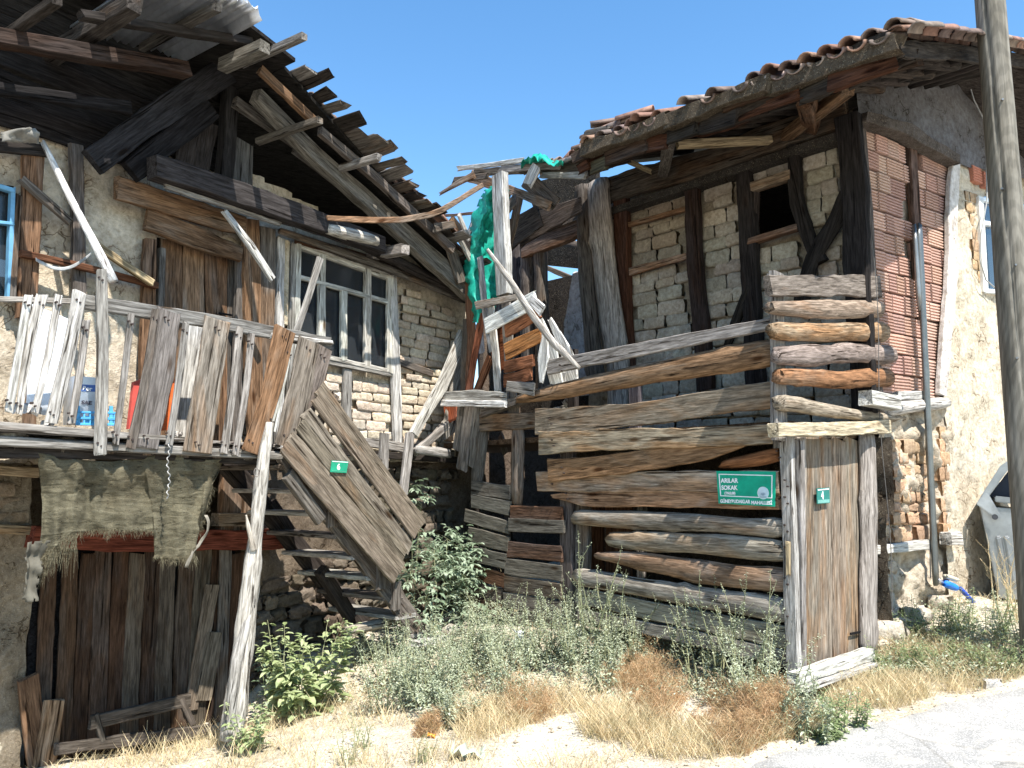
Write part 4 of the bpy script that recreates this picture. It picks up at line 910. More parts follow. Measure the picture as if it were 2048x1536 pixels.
DL = [([(1536, 570), (1757, 572)], [42, 44], (.22, .185, .16, .3), 0), ([(1538, 614), (1650, 620), (1762, 622)], [26, 40, 34], (.36, .28, .21, .5), 1), ([(1546, 661), (1772, 666)], [36, 40], (.42, .31, .21, .6), 1), ([(1550, 708), (1650, 712), (1782, 709)], [40, 44, 36], (.34, .27, .23, .3), 2),
      ([(1553, 754), (1660, 757), (1776, 757)], [36, 36, 40], (.40, .27, .18, .7), 1), ([(1558, 804), (1640, 818), (1730, 834), (1808, 836)], [34, 28, 22, 14], (.46, .38, .29, .4), 1)]
rg2 = pw('log_railing', rh, D, DL[0][0], DL[0][1], DL[0][2], .06, .05)
for pix, w_, c_, lg in DL[1:]: pw('log', rg2, D, pix, w_, (c_[0] * .74, c_[1] * .75, c_[2] * .76, c_[3] - .1), .06, .1, log=True, wob=.09 if lg == 2 else .045, jag=.03)
pw('rail_post', rg2, D, [(1552, 548), (1556, 880)], 18, GREY, .0, .05); pw('rail_post', rg2, D, [(1768, 560), (1772, 850)], 14, DK, -.06, .05)
pw('beam', rg2, D, [(1545, 860), (1772, 854)], [28, 26], (.55, .47, .33, .35), .12, .08)
pw('sill_beam', rh, S, [(1766, 820), (1830, 810), (1890, 806)], [30, 28, 24], PALE, .03, .14, log=True); pw('beam_end', rh, S, [(1730, 796), (1790, 806)], [30, 28], PALE, .22, .12)
pw('beam_end', rh, S, [(1788, 792), (1850, 790)], 18, PALE, .02, .08); pw('wall_timber', rh, S, [(1744, 1100), (1852, 1090)], [18, 20], PALE, .03, .08)
# ---- door 4
d4 = quad_solid('plank_door', rh, [D.at(1592, 878, -.03), D.at(1722, 876, -.03), D.at(1718, 1310, -.03), D.at(1592, 1372, -.03)], D.n, .02, M_wood, BLK)
for a, b, c, w_, c_ in ((1600, 1600, 1366, 20, (.40, .36, .31, .1)), (1625, 1622, 1358, 30, (.25, .21, .165, .5)), (1650, 1650, 1346, 24, (.29, .245, .195, .45)), (1676, 1678, 1334, 26, (.26, .215, .165, .5)), (1702, 1704, 1322, 26, (.28, .235, .185, .5))):
    pw('plank', d4, D, [(a, 872 + rnd.uniform(0, 8)), (b, c)], w_ * 1.02, c_, .0 + rnd.uniform(0, .012), .028, wob=.015, jag=.008)
pw('door_jamb', rh, D, [(1734, 868), (1738, 1100), (1736, 1306)], [26, 28, 30], (.33, .30, .265, .25), .05, .1, log=True)
pw('hinge', d4, D, [(1700, 1268), (1720, 1264)], 5, BLK, .04, .01)
pw('door_head', rh, D, [(1560, 872), (1750, 868)], 16, MID, -.02, .06)
for a, b, w_, c_, off in (((1590, 1358), (1738, 1308), 22, (.58, .56, .51, .05), .12), ((1600, 1378), (1748, 1326), 9, PALE, .16), ((1616, 1392), (1744, 1340), 12, (.40, .34, .27, .2), .05)):
    pw('door_sill', rh, D, [a, b], w_, c_, off, .09)
pw('latch_plate', rg_, Q, [(1576, 1085), (1577, 1150)], 8, YEL, .1, .02)
# ---- left end of the veranda: boards, posts and the collapsed cladding
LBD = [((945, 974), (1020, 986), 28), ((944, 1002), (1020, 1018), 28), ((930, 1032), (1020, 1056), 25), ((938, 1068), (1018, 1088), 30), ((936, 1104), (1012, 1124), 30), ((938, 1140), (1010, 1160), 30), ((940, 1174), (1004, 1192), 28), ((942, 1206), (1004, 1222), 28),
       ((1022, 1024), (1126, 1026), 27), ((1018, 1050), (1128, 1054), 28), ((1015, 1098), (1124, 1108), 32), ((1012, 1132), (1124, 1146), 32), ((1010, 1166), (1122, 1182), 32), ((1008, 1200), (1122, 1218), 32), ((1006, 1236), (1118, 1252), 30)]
lc = pw('lower_cladding', rh, Q, [LBD[0][0], LBD[0][1]], LBD[0][2], (.16, .145, .12, .2), .05, .025)  # cladding colours darkened to stand in for missing cast shade
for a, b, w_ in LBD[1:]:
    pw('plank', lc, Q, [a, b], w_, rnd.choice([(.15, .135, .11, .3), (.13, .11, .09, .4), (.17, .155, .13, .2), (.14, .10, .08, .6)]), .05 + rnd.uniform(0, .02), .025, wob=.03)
for pix, w_, c_, off in (([(968, 850), (952, 975)], 22, MID, .0), ([(952, 960), (945, 1240)], 16, DK, -.04), ([(1036, 850), (1034, 1010)], [24, 22], (.24, .2, .17, .4), .02), ([(1018, 1010), (1010, 1250)], 12, DK, .0)):
    pw('veranda_post', rh, Q, pix, w_, c_, off, .08, log=True)
cp = pw('collapsed_porch', rh, Q, [(1000, 350), (1004, 470), (1010, 590)], [21, 22, 22], (.44, .43, .42, .05), .06, .09, wob=.012)
RD = (.27, .15, .10, .7)
for pix, w_, c_, off, nm in (([(1012, 590), (1018, 700), (1022, 800)], [18, 18, 20], GREY, .05, 'board'), ([(1030, 790), (1026, 830)], 20, MID, .03, 'board'),
        ([(952, 611), (1034, 594)], [16, 12], (.36, .31, .26, .4), .12, 'board'), ([(972, 652), (1072, 600)], [30, 30], (.84, .83, .8, 0), .2, 'white_board'), ([(1012, 660), (1080, 620)], 28, RD, .1, 'board'), ([(1012, 705), (1080, 672)], [30, 30], (.5, .29, .14, .7), .1, 'board'),
        ([(1010, 735), (1066, 722)], 22, RD, .1, 'board'), ([(1010, 762), (1062, 748)], 26, RD, .1, 'board'), ([(985, 655), (1010, 648)], 60, (.28, .13, .08, .7), -.02, 'board'), ([(985, 720), (1012, 708)], 50, (.28, .13, .08, .7), -.02, 'board'),
        ([(960, 516), (972, 640), (984, 700)], [11, 12, 12], (.40, .41, .44, 0), .04, 'board'), ([(980, 600), (992, 720), (996, 785)], [12, 14, 14], PALE, .10, 'board'), ([(936, 560), (944, 680), (936, 830)], [14, 16, 16], (.22, .15, .12, .6), -.02, 'board'),
        ([(966, 625), (948, 720), (936, 800)], [13, 12, 14], (.30, .14, .1, .7), .02, 'board'), ([(980, 715), (946, 800)], 14, RD, .0, 'board'), ([(957, 650), (964, 705)], 12, (.38, .38, .4, 0), .0, 'board'),
        ([(976, 500), (1020, 560), (1060, 625), (1110, 690), (1158, 735)], [8, 12, 14, 14, 8], (.52, .47, .42, .1), .24, 'branch'), ([(1060, 598), (1085, 622)], [18, 22], WHT, .2, 'board'),
        ([(1090, 665), (1088, 700), (1082, 765)], [8, 26, 6], (.74, .72, .68, 0), .16, 'board'), ([(1082, 640), (1100, 690), (1118, 775)], [10, 24, 26], WHT, .02, 'white_board'), ([(1100, 640), (1140, 720), (1146, 775)], [8, 26, 26], WHT, -.02, 'white_board'),
        ([(1124, 745), (1120, 778)], 20, WHT, -.1, 'white_board'), ([(888, 792), (950, 792), (1012, 796)], [18, 22, 20], (.42, .4, .37, .1), .14, 'board'), ([(884, 806), (1012, 808)], 13, WHT, .17, 'board'), ([(1014, 772), (1068, 780)], [20, 26], GREY, .17, 'board'),
        ([(965, 846), (1078, 838)], [34, 30], (.22, .17, .13, .5), .02, 'beam'), ([(968, 826), (1110, 778)], [16, 18], MID, .06, 'beam'), ([(1084, 850), (1120, 800), (1176, 880)], [8, 8, 10], PALE, -.3, 'board'), ([(1130, 800), (1165, 862)], 12, PALE, -.2, 'board'),
        ([(940, 810), (924, 940)], 20, (.25, .225, .2, .3), .02, 'corrugated_strip'), ([(958, 812), (946, 936)], 18, (.22, .2, .18, .3), .03, 'corrugated_strip'), ([(924, 812), (912, 900)], 14, (.2, .18, .16, .3), .0, 'corrugated_strip'),
        ([(934, 640), (926, 800)], 14, MID, -.08, 'board'), ([(900, 800), (905, 840)], 26, (.45, .16, .1, .5), .0, 'brick_bit'), ([(1000, 870), (1010, 905)], 12, MID, -.5, 'board')):
    pw(nm, cp, Q, pix, w_, c_, off, .022 if nm != 'beam' else .09, log=(nm == 'branch'), wob=.05, jag=.02)
pw('white_sheet', cp, Q, [(925, 690), (905, 760), (880, 850)], [16, 44, 20], WHT, -.3, .01, mat=M_paint, wob=.12)
# green tarpaulin
TP = [(985, 372, .0), (965, 400, .1), (945, 460, .0), (930, 500, .1), (938, 560, .0), (950, 620, .0), (958, 645, .0)]
TR = [(1024, 380), (1020, 410), (1012, 470), (1010, 520), (1006, 570), (1002, 600), (975, 648)]
def Mt(u, v):
    i = min(5, int(v * 6)); f = v * 6 - i; f = f * f * (3 - 2 * f)
    a = (TP[i][0] + (TP[i + 1][0] - TP[i][0]) * f, TP[i][1] + (TP[i + 1][1] - TP[i][1]) * f); b = (TR[i][0] + (TR[i + 1][0] - TR[i][0]) * f, TR[i][1] + (TR[i + 1][1] - TR[i][1]) * f)
    return Q.at(a[0] - 6 + (b[0] - a[0] + 6) * u, a[1] + (b[1] - a[1]) * u, .02 - .35 * u + .1 * sin(u * 6))
gt = cloth('green_tarpaulin', Mt, 34, 60, M_tarp, None, .07, 7., 2, ragged=1); tag(gt, 'crumpled emerald green tarpaulin hanging down in the gap between the houses', 'tarpaulin')
g2 = cloth('green_tarpaulin', lambda u, v: Q.at(1042 + 84 * u, 330 - 12 * sin(pi * u) + 8 * v, -.1 - .9 * v), 24, 14, M_tarp, None, .08, 8., 5); tag(g2, 'scrap of green tarpaulin lying on the broken roof edge by the tiles', 'tarpaulin')
# bowed lath between the two roofs
lp = []
for (u, v, f) in ((655, 436, 0), (720, 440, .2), (800, 441, .45), (870, 428, .65), (915, 402, .85), (965, 370, 1)):
    r = ray(u, v); d = 6.75 + (8.1 - 6.75) * f; lp.append(CAM + r * (d))
tag(wood('bowed_lath', None, lp, [.045, .055, .06, .06, .055, .05], .02, Vector((0, -.9, -.3)).normalized(), (.26, .2, .155, .5), wob=.02), 'long thin bowed lath stretching from the left beam to the right roof', 'lath')
tag(pw('thin_lath', None, Q, [(860, 432), (910, 430), (965, 424)], [7, 5, 6], (.2, .15, .12, .4), -.05, .02), 'short thin dark lath crossing the sky beneath the bowed lath', 'lath')
# ---------------------------------------------------------------- right roof
EO = 1.30
eave_px = [(1800, 84), (1620, 122), (1430, 190), (1300, 246), (1180, 300)]
ev = [R.at(u, v, EO) for u, v in eave_px]; es = [(p - R.O).dot(R.d) for p in ev]
_b = np.polyfit(es, [p.z for p in ev], 1)
def ez(s): return float(_b[0] * s + _b[1])
SLOPE = math.tan(R_(19.))
def rr_pt(s, off, dz=0): return R.pt(s, ez(s) + (EO - off) * SLOPE * (1 - .0 * s) + dz, off)
sA, sB = es[0], es[-1]
upd = (rr_pt(1, 0) - rr_pt(1, 1)).normalized(); rn = upd.cross(R.d).normalized(); rn = rn if rn.z > 0 else -rn
RIDGE = -1.75
def slab(name, a, b, o0, o1, dz, t, col, mat=None): return quad_solid(name, rh, [rr_pt(a, o0, dz), rr_pt(b, o0, dz), rr_pt(b, o1, dz), rr_pt(a, o1, dz)], rn, t, mat or M_wood, col)
slab('roof_deck', sA + .04, sB, EO - .06, RIDGE, -.03, .03, (.06, .05, .045, .2))
# far slope
fr0 = [R.pt(s, ez(s) + (EO - RIDGE) * SLOPE - .03, RIDGE) for s in (sA, sB)]; fr1 = [R.pt(s, ez(s) + (EO - RIDGE) * SLOPE - .03 - 1.9 * SLOPE, RIDGE - 1.9) for s in (sA, sB)]
quad_solid('roof_deck', rh, [fr0[0], fr0[1], fr1[1], fr1[0]], Z, .04, M_wood, (.06, .05, .045, .2))
# battered boards along the eave edge (layered, seen from below)
for row, (o_, dz) in enumerate(((EO + .02, -.06), (EO - .07, -.12), (EO - .16, -.17), (EO - .03, -.19), (EO - .28, -.16), (EO - .42, -.13))):
    s = sA + rnd.uniform(-.05, .1)
    while s < sB + .1:
        l = rnd.uniform(.2, .75); c_ = rnd.choice([(.045, .036, .03, .4), (.06, .045, .036, .5), (.035, .03, .026, .3), (.085, .075, .05, .3), (.07, .04, .03, .6)])
        wood('eave_board', rh, [rr_pt(s, o_ + rnd.uniform(-.03, .03), dz + rnd.uniform(-.02, .02)), rr_pt(min(s + l, sB + .15), o_ + rnd.uniform(-.03, .03), dz + rnd.uniform(-.03, .02))], rnd.uniform(.08, .15), .045, R.n, c_, wob=.14, jag=.05); s += l
for k_ in range(3):     # rotten mud and straw packed under the tiles
    a_ = sA + (sB - sA) * k_ / 3; b_ = sA + (sB - sA) * (k_ + 1) / 3
    wood('eave_packing', rh, [rr_pt(a_, EO + .02, -.06), rr_pt(b_, EO + .02, -.06)], .13, .12, R.n, (.085, .07, .052, 0), wob=.15, jag=.05, mat=M_mud, step=.07)
for i in range(14):
    s = sA + .15 + i * (sB - sA - .2) / 13
    wood('rafter', rh, [rr_pt(s, EO - .08, -.13), rr_pt(s, -.3, -.13)], .09, .1, rn, rnd.choice([(.05, .04, .035, .3), (.07, .055, .045, .4)]), log=True)
for (a, oa), (b, ob), w_, c_ in (((es[1] + .15, 1.1), (.35, .05), .12, (.12, .085, .065, .6)), ((es[3] - .1, 1.15), (es[4] + .05, .1), .11, MID), ((es[3], .9), (es[3] - .5, .1), .07, YEL), ((sA + .5, 1.0), (sA + 1.5, .1), .1, BRN)):
    wood('strut', rh, [rr_pt(a, oa, -.22), rr_pt(b, ob, -.35)], w_, w_, R.n, c_)
# tiles: columns run up the slope; two visible rows are single parts
n_ = 0; s = sA + .02; rest = []
while s < sB + .05:
    jz = rnd.uniform(-.01, .02)
    for r_i, off in enumerate((EO - .08, EO - .38)):
        if rnd.random() < .06: continue
        tile(rh, rr_pt(s, off + rnd.uniform(-.05, .07), .045 + jz + .01 * r_i), upd * -1, rn, 1.02)
        if r_i == 0: tile(rh, rr_pt(s + .078, off + rnd.uniform(-.04, .05), .03), upd, rn, .96, flip=True)
    for j in range(2, 10): rest.append(rr_pt(s, EO - .08 - .3 * j, .05))
    s += .155 + rnd.uniform(-.01, .01)
add_tiles(None, 'roof_tiling', rh, rest, upd * -1, rn, M_tile)
# gable rake tiles over the brick side
dnf = (fr1[0] - fr0[0]).normalized()
rk2 = []
for k in range(11):
    p = rr_pt(sA - .0, EO - .15 - .28 * k, .015); tile(rh, p, upd * -1, rn, 1.05); tile(rh, p - R.d * .12 - Z * .03, upd * -1, rn, 1.)
for k in range(6):
    p = fr0[0] + dnf * (.15 + .28 * k) + Z * .04; tile(rh, p, dnf, (R.d.cross(dnf)).normalized() * (1 if R.d.cross(dnf).z > 0 else -1), 1.05); tile(rh, p - R.d * .12, dnf, (R.d.cross(dnf)).normalized() * (1 if R.d.cross(dnf).z > 0 else -1), 1.)
wood('barge_board', rh, [rr_pt(sA + .02, EO - .02, -.09), rr_pt(sA + .02, RIDGE, -.09)], .13, .035, -R.d, (.05, .042, .036, .3), wob=.06)
wood('barge_board', rh, [fr0[0] - Z * .06, fr1[0] - Z * .06], .13, .035, -R.d, (.06, .05, .042, .3))
for k in range(8): wood('purlin_end', rh, [rr_pt(sA + .04, EO - .25 - k * .36, -.12), rr_pt(sA + .7, EO - .25 - k * .36, -.12)], .07, .08, rn, DK, log=True)
# tumbled tiles and boards at the low broken end
for (u, v, o_, a) in ((1250, 245, 1.2, .3), (1225, 262, 1.2, -.2), (1196, 268, 1.2, .1), (1180, 292, 1.25, .4), (1205, 282, 1.15, -.4), (1165, 312, 1.2, .2), (1145, 322, 1.1, .5), (1130, 326, 1.0, -.3), (1098, 336, 1.0, .1), (1080, 338, 1.0, .2), (1218, 248, 1.1, .7), (1270, 232, 1.2, .4)):
    p = R.at(u, v, o_); X = (R.d * cos(a) + R.n * sin(a) - Z * .1).normalized(); tile(rh, p, X, (rn + Vector((rnd.uniform(-.3, .3), rnd.uniform(-.3, .3), 0))).normalized(), .95)
for pix, w_, c_, o_ in (([(916, 337), (980, 330), (1048, 322)], [9, 9, 11], PALE, 1.2), ([(906, 362), (975, 352)], [12, 12], MID, 1.25), ([(880, 388), (915, 368), (948, 350)], [4, 9, 12], (.3, .24, .19, .4), 1.3), ([(940, 352), (1010, 375), (1100, 412)], [24, 18, 20], (.26, .21, .17, .5), 1.0),
                        ([(1052, 356), (1110, 408)], [34, 26], (.18, .15, .13, .4), .9), ([(1074, 338), (1058, 368)], 20, PALE, 1.35), ([(1084, 352), (1172, 352)], [12, 14], (.33, .32, .3, .1), 1.2), ([(1168, 350), (1215, 318), (1262, 282)], [14, 18, 22], (.2, .17, .15, .3), 1.1), ([(1240, 316), (1300, 342)], [12, 10], YEL, .6),
                        ([(950, 345), (1060, 340), (1170, 330)], [12, 20, 20], (.16, .14, .12, .3), 1.1), ([(1000, 338), (1120, 330)], [14, 14], (.3, .27, .24, .2), 1.2), ([(1168, 266), (1215, 258)], [10, 14], MID, 1.3), ([(1172, 276), (1240, 262)], [14, 12], BRN, 1.25), ([(1190, 300), (1290, 262)], [18, 26], DK, 1.15),
                        ([(1030, 398), (975, 460), (940, 512)], [16, 14, 12], (.18, .15, .13, .4), 1.2), ([(1010, 372), (985, 560)], [30, 16], (.10, .085, .075, .3), .8), ([(1036, 400), (1018, 500), (1014, 560)], [14, 12, 10], BRN, 1.0), ([(1040, 470), (1090, 440), (1160, 410)], [50, 40, 30], (.11, .09, .08, .3), .4),
                        ([(1015, 470), (1080, 430)], [60, 40], (.10, .085, .07, .3), .5), ([(950, 440), (925, 500)], [8, 6], PALE, 1.5)):
    pw('broken_board', rh, R, pix, w_, c_, o_, .03, wob=.08, jag=.04)
slab('roof_deck', sB - .05, sB + .8, EO - .1, RIDGE, -.04, .03, (.07, .06, .05, .2))
# left house eave debris by the gap
for pix, w_, c_, o_ in (([(885, 445), (925, 560)], [14, 20], MID, .5), ([(902, 440), (945, 500)], [16, 22], DK, .6), ([(870, 455), (905, 450)], [18, 16], MID, .7), ([(915, 470), (942, 520)], 8, PALE, .6), ([(920, 432), (938, 476)], [6, 8], PALE, .7), ([(900, 440), (912, 470)], 14, BRN, .6)):
    pw('broken_board', lh, L, pix, w_, c_, o_, .03, wob=.1, jag=.04)
for u, v in ((868, 425), (880, 440), (895, 455), (815, 378), (835, 398)): tile(lh, L.at(u, v, .62), dn, nrm, .9)
# corrugated sheet over the top of the left roof
vs_, fs = [], []
c0 = L.at(418, 8, 1.15); X = (L.at(500, 55, 1.15) - L.at(330, 4, 1.15)); Lx = X.length * 1.25; X.normalize(); Nn = (Z - X * X.z).normalized(); Yv = Nn.cross(X)
for i in range(60):
    for j in range(10):
        x = (i / 59 - .5) * Lx; z = .028 * sin(i * 1.25) - (.07 * max(0, (i - 50) / 9) ** 2)
        vs_.append(c0 + X * x + Yv * (j / 9 * 1.1 - .05 + .02 * sin(i)) + Nn * (z + .08))
for i in range(59):
    for j in range(9): a = i * 10 + j; fs.append((a, a + 10, a + 11, a + 1))
o = link('corrugated_sheet', mesh('corrugated_sheet', vs_, fs, M_iron, True), None, None, (.62, .64, .68, 1)); m = o.modifiers.new('depth', 'SOLIDIFY'); m.thickness = .002
tag(o, 'bright corrugated metal sheet lying over the top edge of the left roof', 'metal sheet')
# ---------------------------------------------------------------- brick side, plaster gable
BR = [];
def hollow(seed, nr=6):
    vs_, fs = [], []; prof = []
    for k in range(nr):
        y0 = -.5 + k / nr; h = 1 / nr
        prof += [(y0 + h * .06, .5), (y0 + h * .52, .5), (y0 + h * .62, .36), (y0 + h * .94, .36)]
    prof = [(-.5, .3)] + prof + [(.5, .3), (.5, -.5), (-.5, -.5)]
    for x in (-.5, .5):
        for y, z in prof: vs_.append((x + .01 * noise.noise(Vector((x * 3, y * 9, seed))), y, z))
    m = len(prof); fs = [(i, i + m, (i + 1) % m + m, (i + 1) % m) for i in range(m)] + [tuple(range(m)), tuple(reversed(range(m, 2 * m)))]
    return mesh('clay_brick', vs_, fs, M_clay)
HB = [hollow(i) for i in range(3)]
bw_ = sheet('brick_wall', rh, S, [(1716, 232), (1905, 318), (1888, 790), (1752, 790)], -.07, M_lime, (.42, .36, .3, 1), .05, .03)
S0, _ = S.sz(1724, 400, 0); S1, _ = S.sz(1900, 500, 0); zt_, zb_ = S.at(1725, 250, 0).z, S.at(1755, 785, 0).z
z = zb_; row = 0; BH = .185
poly = [(1724, 238), (1812, 272), (1836, 285), (1902, 320), (1886, 786), (1760, 786), (1740, 500)]
while z < zt_ + .1:
    s = S0 - .05 - (row % 2) * .11
    while s < S1 + .05:
        l = rnd.choice([.19, .19, .28, .13]); cx, cz = s + l / 2, z + BH / 2; u, v = to_px(S.pt(cx, cz, 0))
        if in_poly(u, v, poly) and not (1806 < u < 1834 and v < 520 + (u - 1806) and rnd.random() < .9 and v < 640):
            M = frameM(S.pt(cx, cz, -.05 + rnd.uniform(-.008, .012)), S.d if S.n.cross(S.d).z > 0 else -S.d, S.n) @ Matrix.Rotation(rnd.uniform(-.02, .02), 4, 'Z') @ Matrix.Diagonal((l - .012, BH - .014, .1, 1))
            link('clay_brick', rnd.choice(HB), bw_, M, jit(rnd.choice([(.50, .30, .235, 1), (.54, .34, .26, 1), (.46, .275, .22, 1), (.58, .38, .29, 1)]), .1))
        s += l
    z += BH; row += 1
pw('corner_board', rh, S, [(1722, 244), (1736, 420), (1756, 800)], [9, 11, 14], (.13, .11, .1, .3), .02, .05)
pw('wall_post', rh, S, [(1822, 282), (1842, 640)], [14, 12], (.12, .08, .065, .5), .0, .06)
pw('white_strip', rh, S, [(1910, 322), (1900, 560), (1882, 790)], [15, 20, 16], (.62, .61, .58, 0), .04, .05, wob=.1, mat=M_lime)
def roof_at(p):
    o_ = (p - R.O).dot(R.n); s_ = (p - R.O).dot(R.d); z_ = ez(s_) + (EO - max(o_, RIDGE)) * SLOPE
    return z_ - .05 - (max(0, RIDGE - o_) * SLOPE)
gp = sheet('plaster_gable', rh, S, [(1716, 225), (1700, -200), (2300, -200), (2300, 400), (1902, 328)], .03, M_lime, (.13, .13, .14, 1), .05, .015, top=roof_at)  # plaster colour darkened to stand in for shade under the rake
pw('ledge', rh, S, [(1718, 236), (1800, 268), (1905, 322)], [20, 22, 20], (.10, .088, .08, .1), .07, .14, mat=M_mud, wob=.16, jag=.04)
pl_ = sheet('plaster_wall', rh, S, [(1896, 318), (2400, 300), (2400, 1500), (1902, 1500), (1890, 800)], .0, M_mud, (.60, .545, .44, 1), .03, .045,
            skip=[[(1958, 395), (2200, 420), (2200, 600), (1968, 580)]], freq=2.2)
courses('adobe_brick', pl_, S, [(1928, 372), (1955, 380), (1972, 575), (1960, 590), (1945, 540)], ADOBE, .12, (.14, .25), .012, .05, (.47, .345, .22, 1), amp=.2)
wn = pw('side_window', rh, S, [(1958, 395), (1968, 585)], 9, WHT, .02, .05, mat=M_paint, wob=0)
for a, b in (((1956, 398), (2180, 440)), ((1962, 446), (2180, 478)), ((1968, 582), (2180, 600))): pw('frame_bar', wn, S, [a, b], 8, (.75, .8, .85, 0), .02, .05, mat=M_paint, wob=0)
quad_solid('pane', wn, [S.at(1958, 397, -.01), S.at(2180, 438, -.01), S.at(2180, 600, -.01), S.at(1968, 584, -.01)], S.n, .006, M_glass)
for u, v in ((1950, 350), (1972, 362)): link('clay_brick', HB[0], pl_, frameM(S.at(u, v, .02), S.d if S.n.cross(S.d).z > 0 else -S.d, S.n) @ Matrix.Diagonal((.17, .17, .06, 1)), (.5, .2, .13, 1))
sw = sheet('stone_wall', rh, S, [(1748, 800), (1905, 800), (1905, 1500), (1744, 1500)], -.03, M_mud, (.52, .46, .37, 1), .025, .10, freq=4.2)
courses('adobe_brick', sw, S, [(1752, 900), (1830, 868), (1868, 900), (1862, 1075), (1750, 1090)], ADOBE + STONES * 3, .11, (.09, .2), .01, .11, (.50, .355, .24, 1), amp=.5, hj=.3, tilt=.05)
courses('adobe_brick', sw, S, [(1878, 860), (1900, 860), (1904, 1070), (1882, 1065)], ADOBE, .12, (.12, .2), .005, .06, (.50, .34, .22, 1), amp=.3)
courses('stone', sw, S, [(1748, 1130), (1800, 1130), (1800, 1240), (1746, 1240)], STONES, .12, (.12, .24), .01, .1, (.58, .50, .40, 1), amp=.5, hj=.3)
for u, v, k_ in ((1775, 1262, .3), (1800, 1250, .18), (1765, 1298, .24), (1830, 1230, .26), (1752, 1320, .16), (1880, 1205, .2), (1800, 1310, .12)):
    link('footing_stone', rnd.choice(STONES), sw, Matrix.Translation(S.at(u, v, .06)) @ Matrix.Rotation(rnd.uniform(0, 3), 4, 'Z') @ Matrix.Diagonal((k_, k_ * .8, k_ * .6, 1)), (.55, .5, .42, 1))
pw('wall_timber', rh, S, [(1892, 1078), (1915, 1078)], 26, PALE, .06, .1)
panel('rear_wall', rh, [S.pt(.05, .0, -3.6), S.pt(5, .0, -3.6), S.pt(5, 4.6, -3.6), S.pt(.05, 4.6, -3.6)], (.15, .12, .1, 1)); panel('inner_floor', rh, [S.pt(.05, 1.9, -.1), S.pt(5, 1.9, -.1), S.pt(5, 1.9, -3.6), S.pt(.05, 1.9, -3.6)], (.15, .12, .1, 1))
# services
dp = thing('downpipe', 'thin grey vertical metal pipe fixed to the wall right of the clay bricks', 'pipe', S.at(1872, 1190, .1))
pw('pipe', dp, S, [(1838, 448), (1852, 760), (1872, 1170)], 9, (.2, .2, .195, 1), .09, .05, log=True, wob=.0, mat=M_iron)
pw('conduit', dp, S, [(1828, 450), (1840, 620)], 5, (.3, .3, .29, 1), .08, .03, log=True, wob=.0, mat=M_iron)
pw('pipe_elbow', dp, S, [(1874, 1160), (1892, 1170)], 9, (.5, .5, .5, 1), .09, .05, log=True, wob=0, mat=M_iron)
pv = thing('water_pipe', 'blue water pipe with a valve coming out of the weeds by the wall', 'pipe', S.at(1900, 1180, .1))
pw('valve', pv, S, [(1888, 1166), (1912, 1176)], 14, (.02, .2, .75, 1), .12, .07, log=True, wob=0, mat=M_paint); pw('valve_cap', pv, S, [(1890, 1152), (1914, 1160)], 9, (.6, .57, .45, 1), .12, .06, log=True, wob=0, mat=M_paint)
pw('hose', pv, S, [(1920, 1176), (1942, 1200), (1962, 1216)], [8, 7, 8], (.03, .08, .4, 1), .14, .04, log=True, wob=0, mat=M_paint)
tag(wire('cable', [S.at(1858 + 4 * sin(i * .5) + (6 if i > 6 else 0), 760 + i * 36, .06) for i in range(12)], .005, (.2, .19, .18, 1), None), 'dark cable running down the wall just left of the downpipe', 'cable')
tag(wire('cable', [D.at(1744 + i * 3.4 + 4 * sin(i * .8), 480 + i * 62, .14) for i in range(13)], .0035, (.12, .11, .1, 1), None), 'thin black wire hanging past the ends of the logs and the door jamb', 'cable')
tag(wire('cable', [S.at(a, b, .1) for a, b in ((1953, 75), (1946, 120), (1936, 158), (1948, 200), (1968, 240), (1972, 320), (1974, 400), (1962, 470), (1960, 520), (1972, 560), (1995, 580))], .007, (.35, .35, .34, 1), None), 'grey cable drooping along the gable beside the utility pole', 'cable')
# ---- utility pole
PC = CAM + ray(2056, 962) * 5.8; pb = Vector((PC.x, PC.y, gz(PC.x, PC.y)))
up = thing('utility_pole', 'thick weathered wooden utility pole with drying cracks at the right edge', 'pole', pb)
def pole_material():
    m, t, p = newmat('pole_timber'); k = NT(t); v = k.objvec((26, 26, 1.4)); g = k.noise(v, 1., 6, .65, .5); g2 = k.noise(k.objvec((5, 5, .9)), 1.4, 4, .6, 1.2)
    c = k.mix(k.ramp(g, .3, .7), (.085, .078, .062, 1), (.235, .215, .18, 1)); c = k.mix(1., c, k.ramp(g2, .35, .65, (.7, .68, .64, 1), (1.2, 1.2, 1.2, 1)), 'MULTIPLY')
    w = k.n('ShaderNodeTexWave', wave_type='RINGS'); w.inputs['Scale'].default_value = 2.2; w.inputs['Distortion'].default_value = 5; w.inputs['Detail'].default_value = 2; k.l(k.objvec((5, 5, 1.1)), w.inputs['Vector'])
    c = k.mix(.35, c, k.mix(1., c, k.ramp(w.outputs['Fac'], .3, .7, (.6, .6, .6, 1), (1.2, 1.2, 1.2, 1)), 'MULTIPLY'))
    cr = k.ramp(k.noise(k.objvec((15, 15, .5)), 1., 2, .4, .6), .27, .31); c = k.mix(1., c, k.mix(cr, (.15, .13, .1, 1), (1, 1, 1, 1)), 'MULTIPLY')
    k.l(c, p.inputs['Base Color']); p.inputs['Roughness'].default_value = .85; k.l(k.bump(g, .5, .01, k.bump(cr, 1., .02)), p.inputs['Normal']); return m
M_pole = pole_material(); vs_, fs = [], []
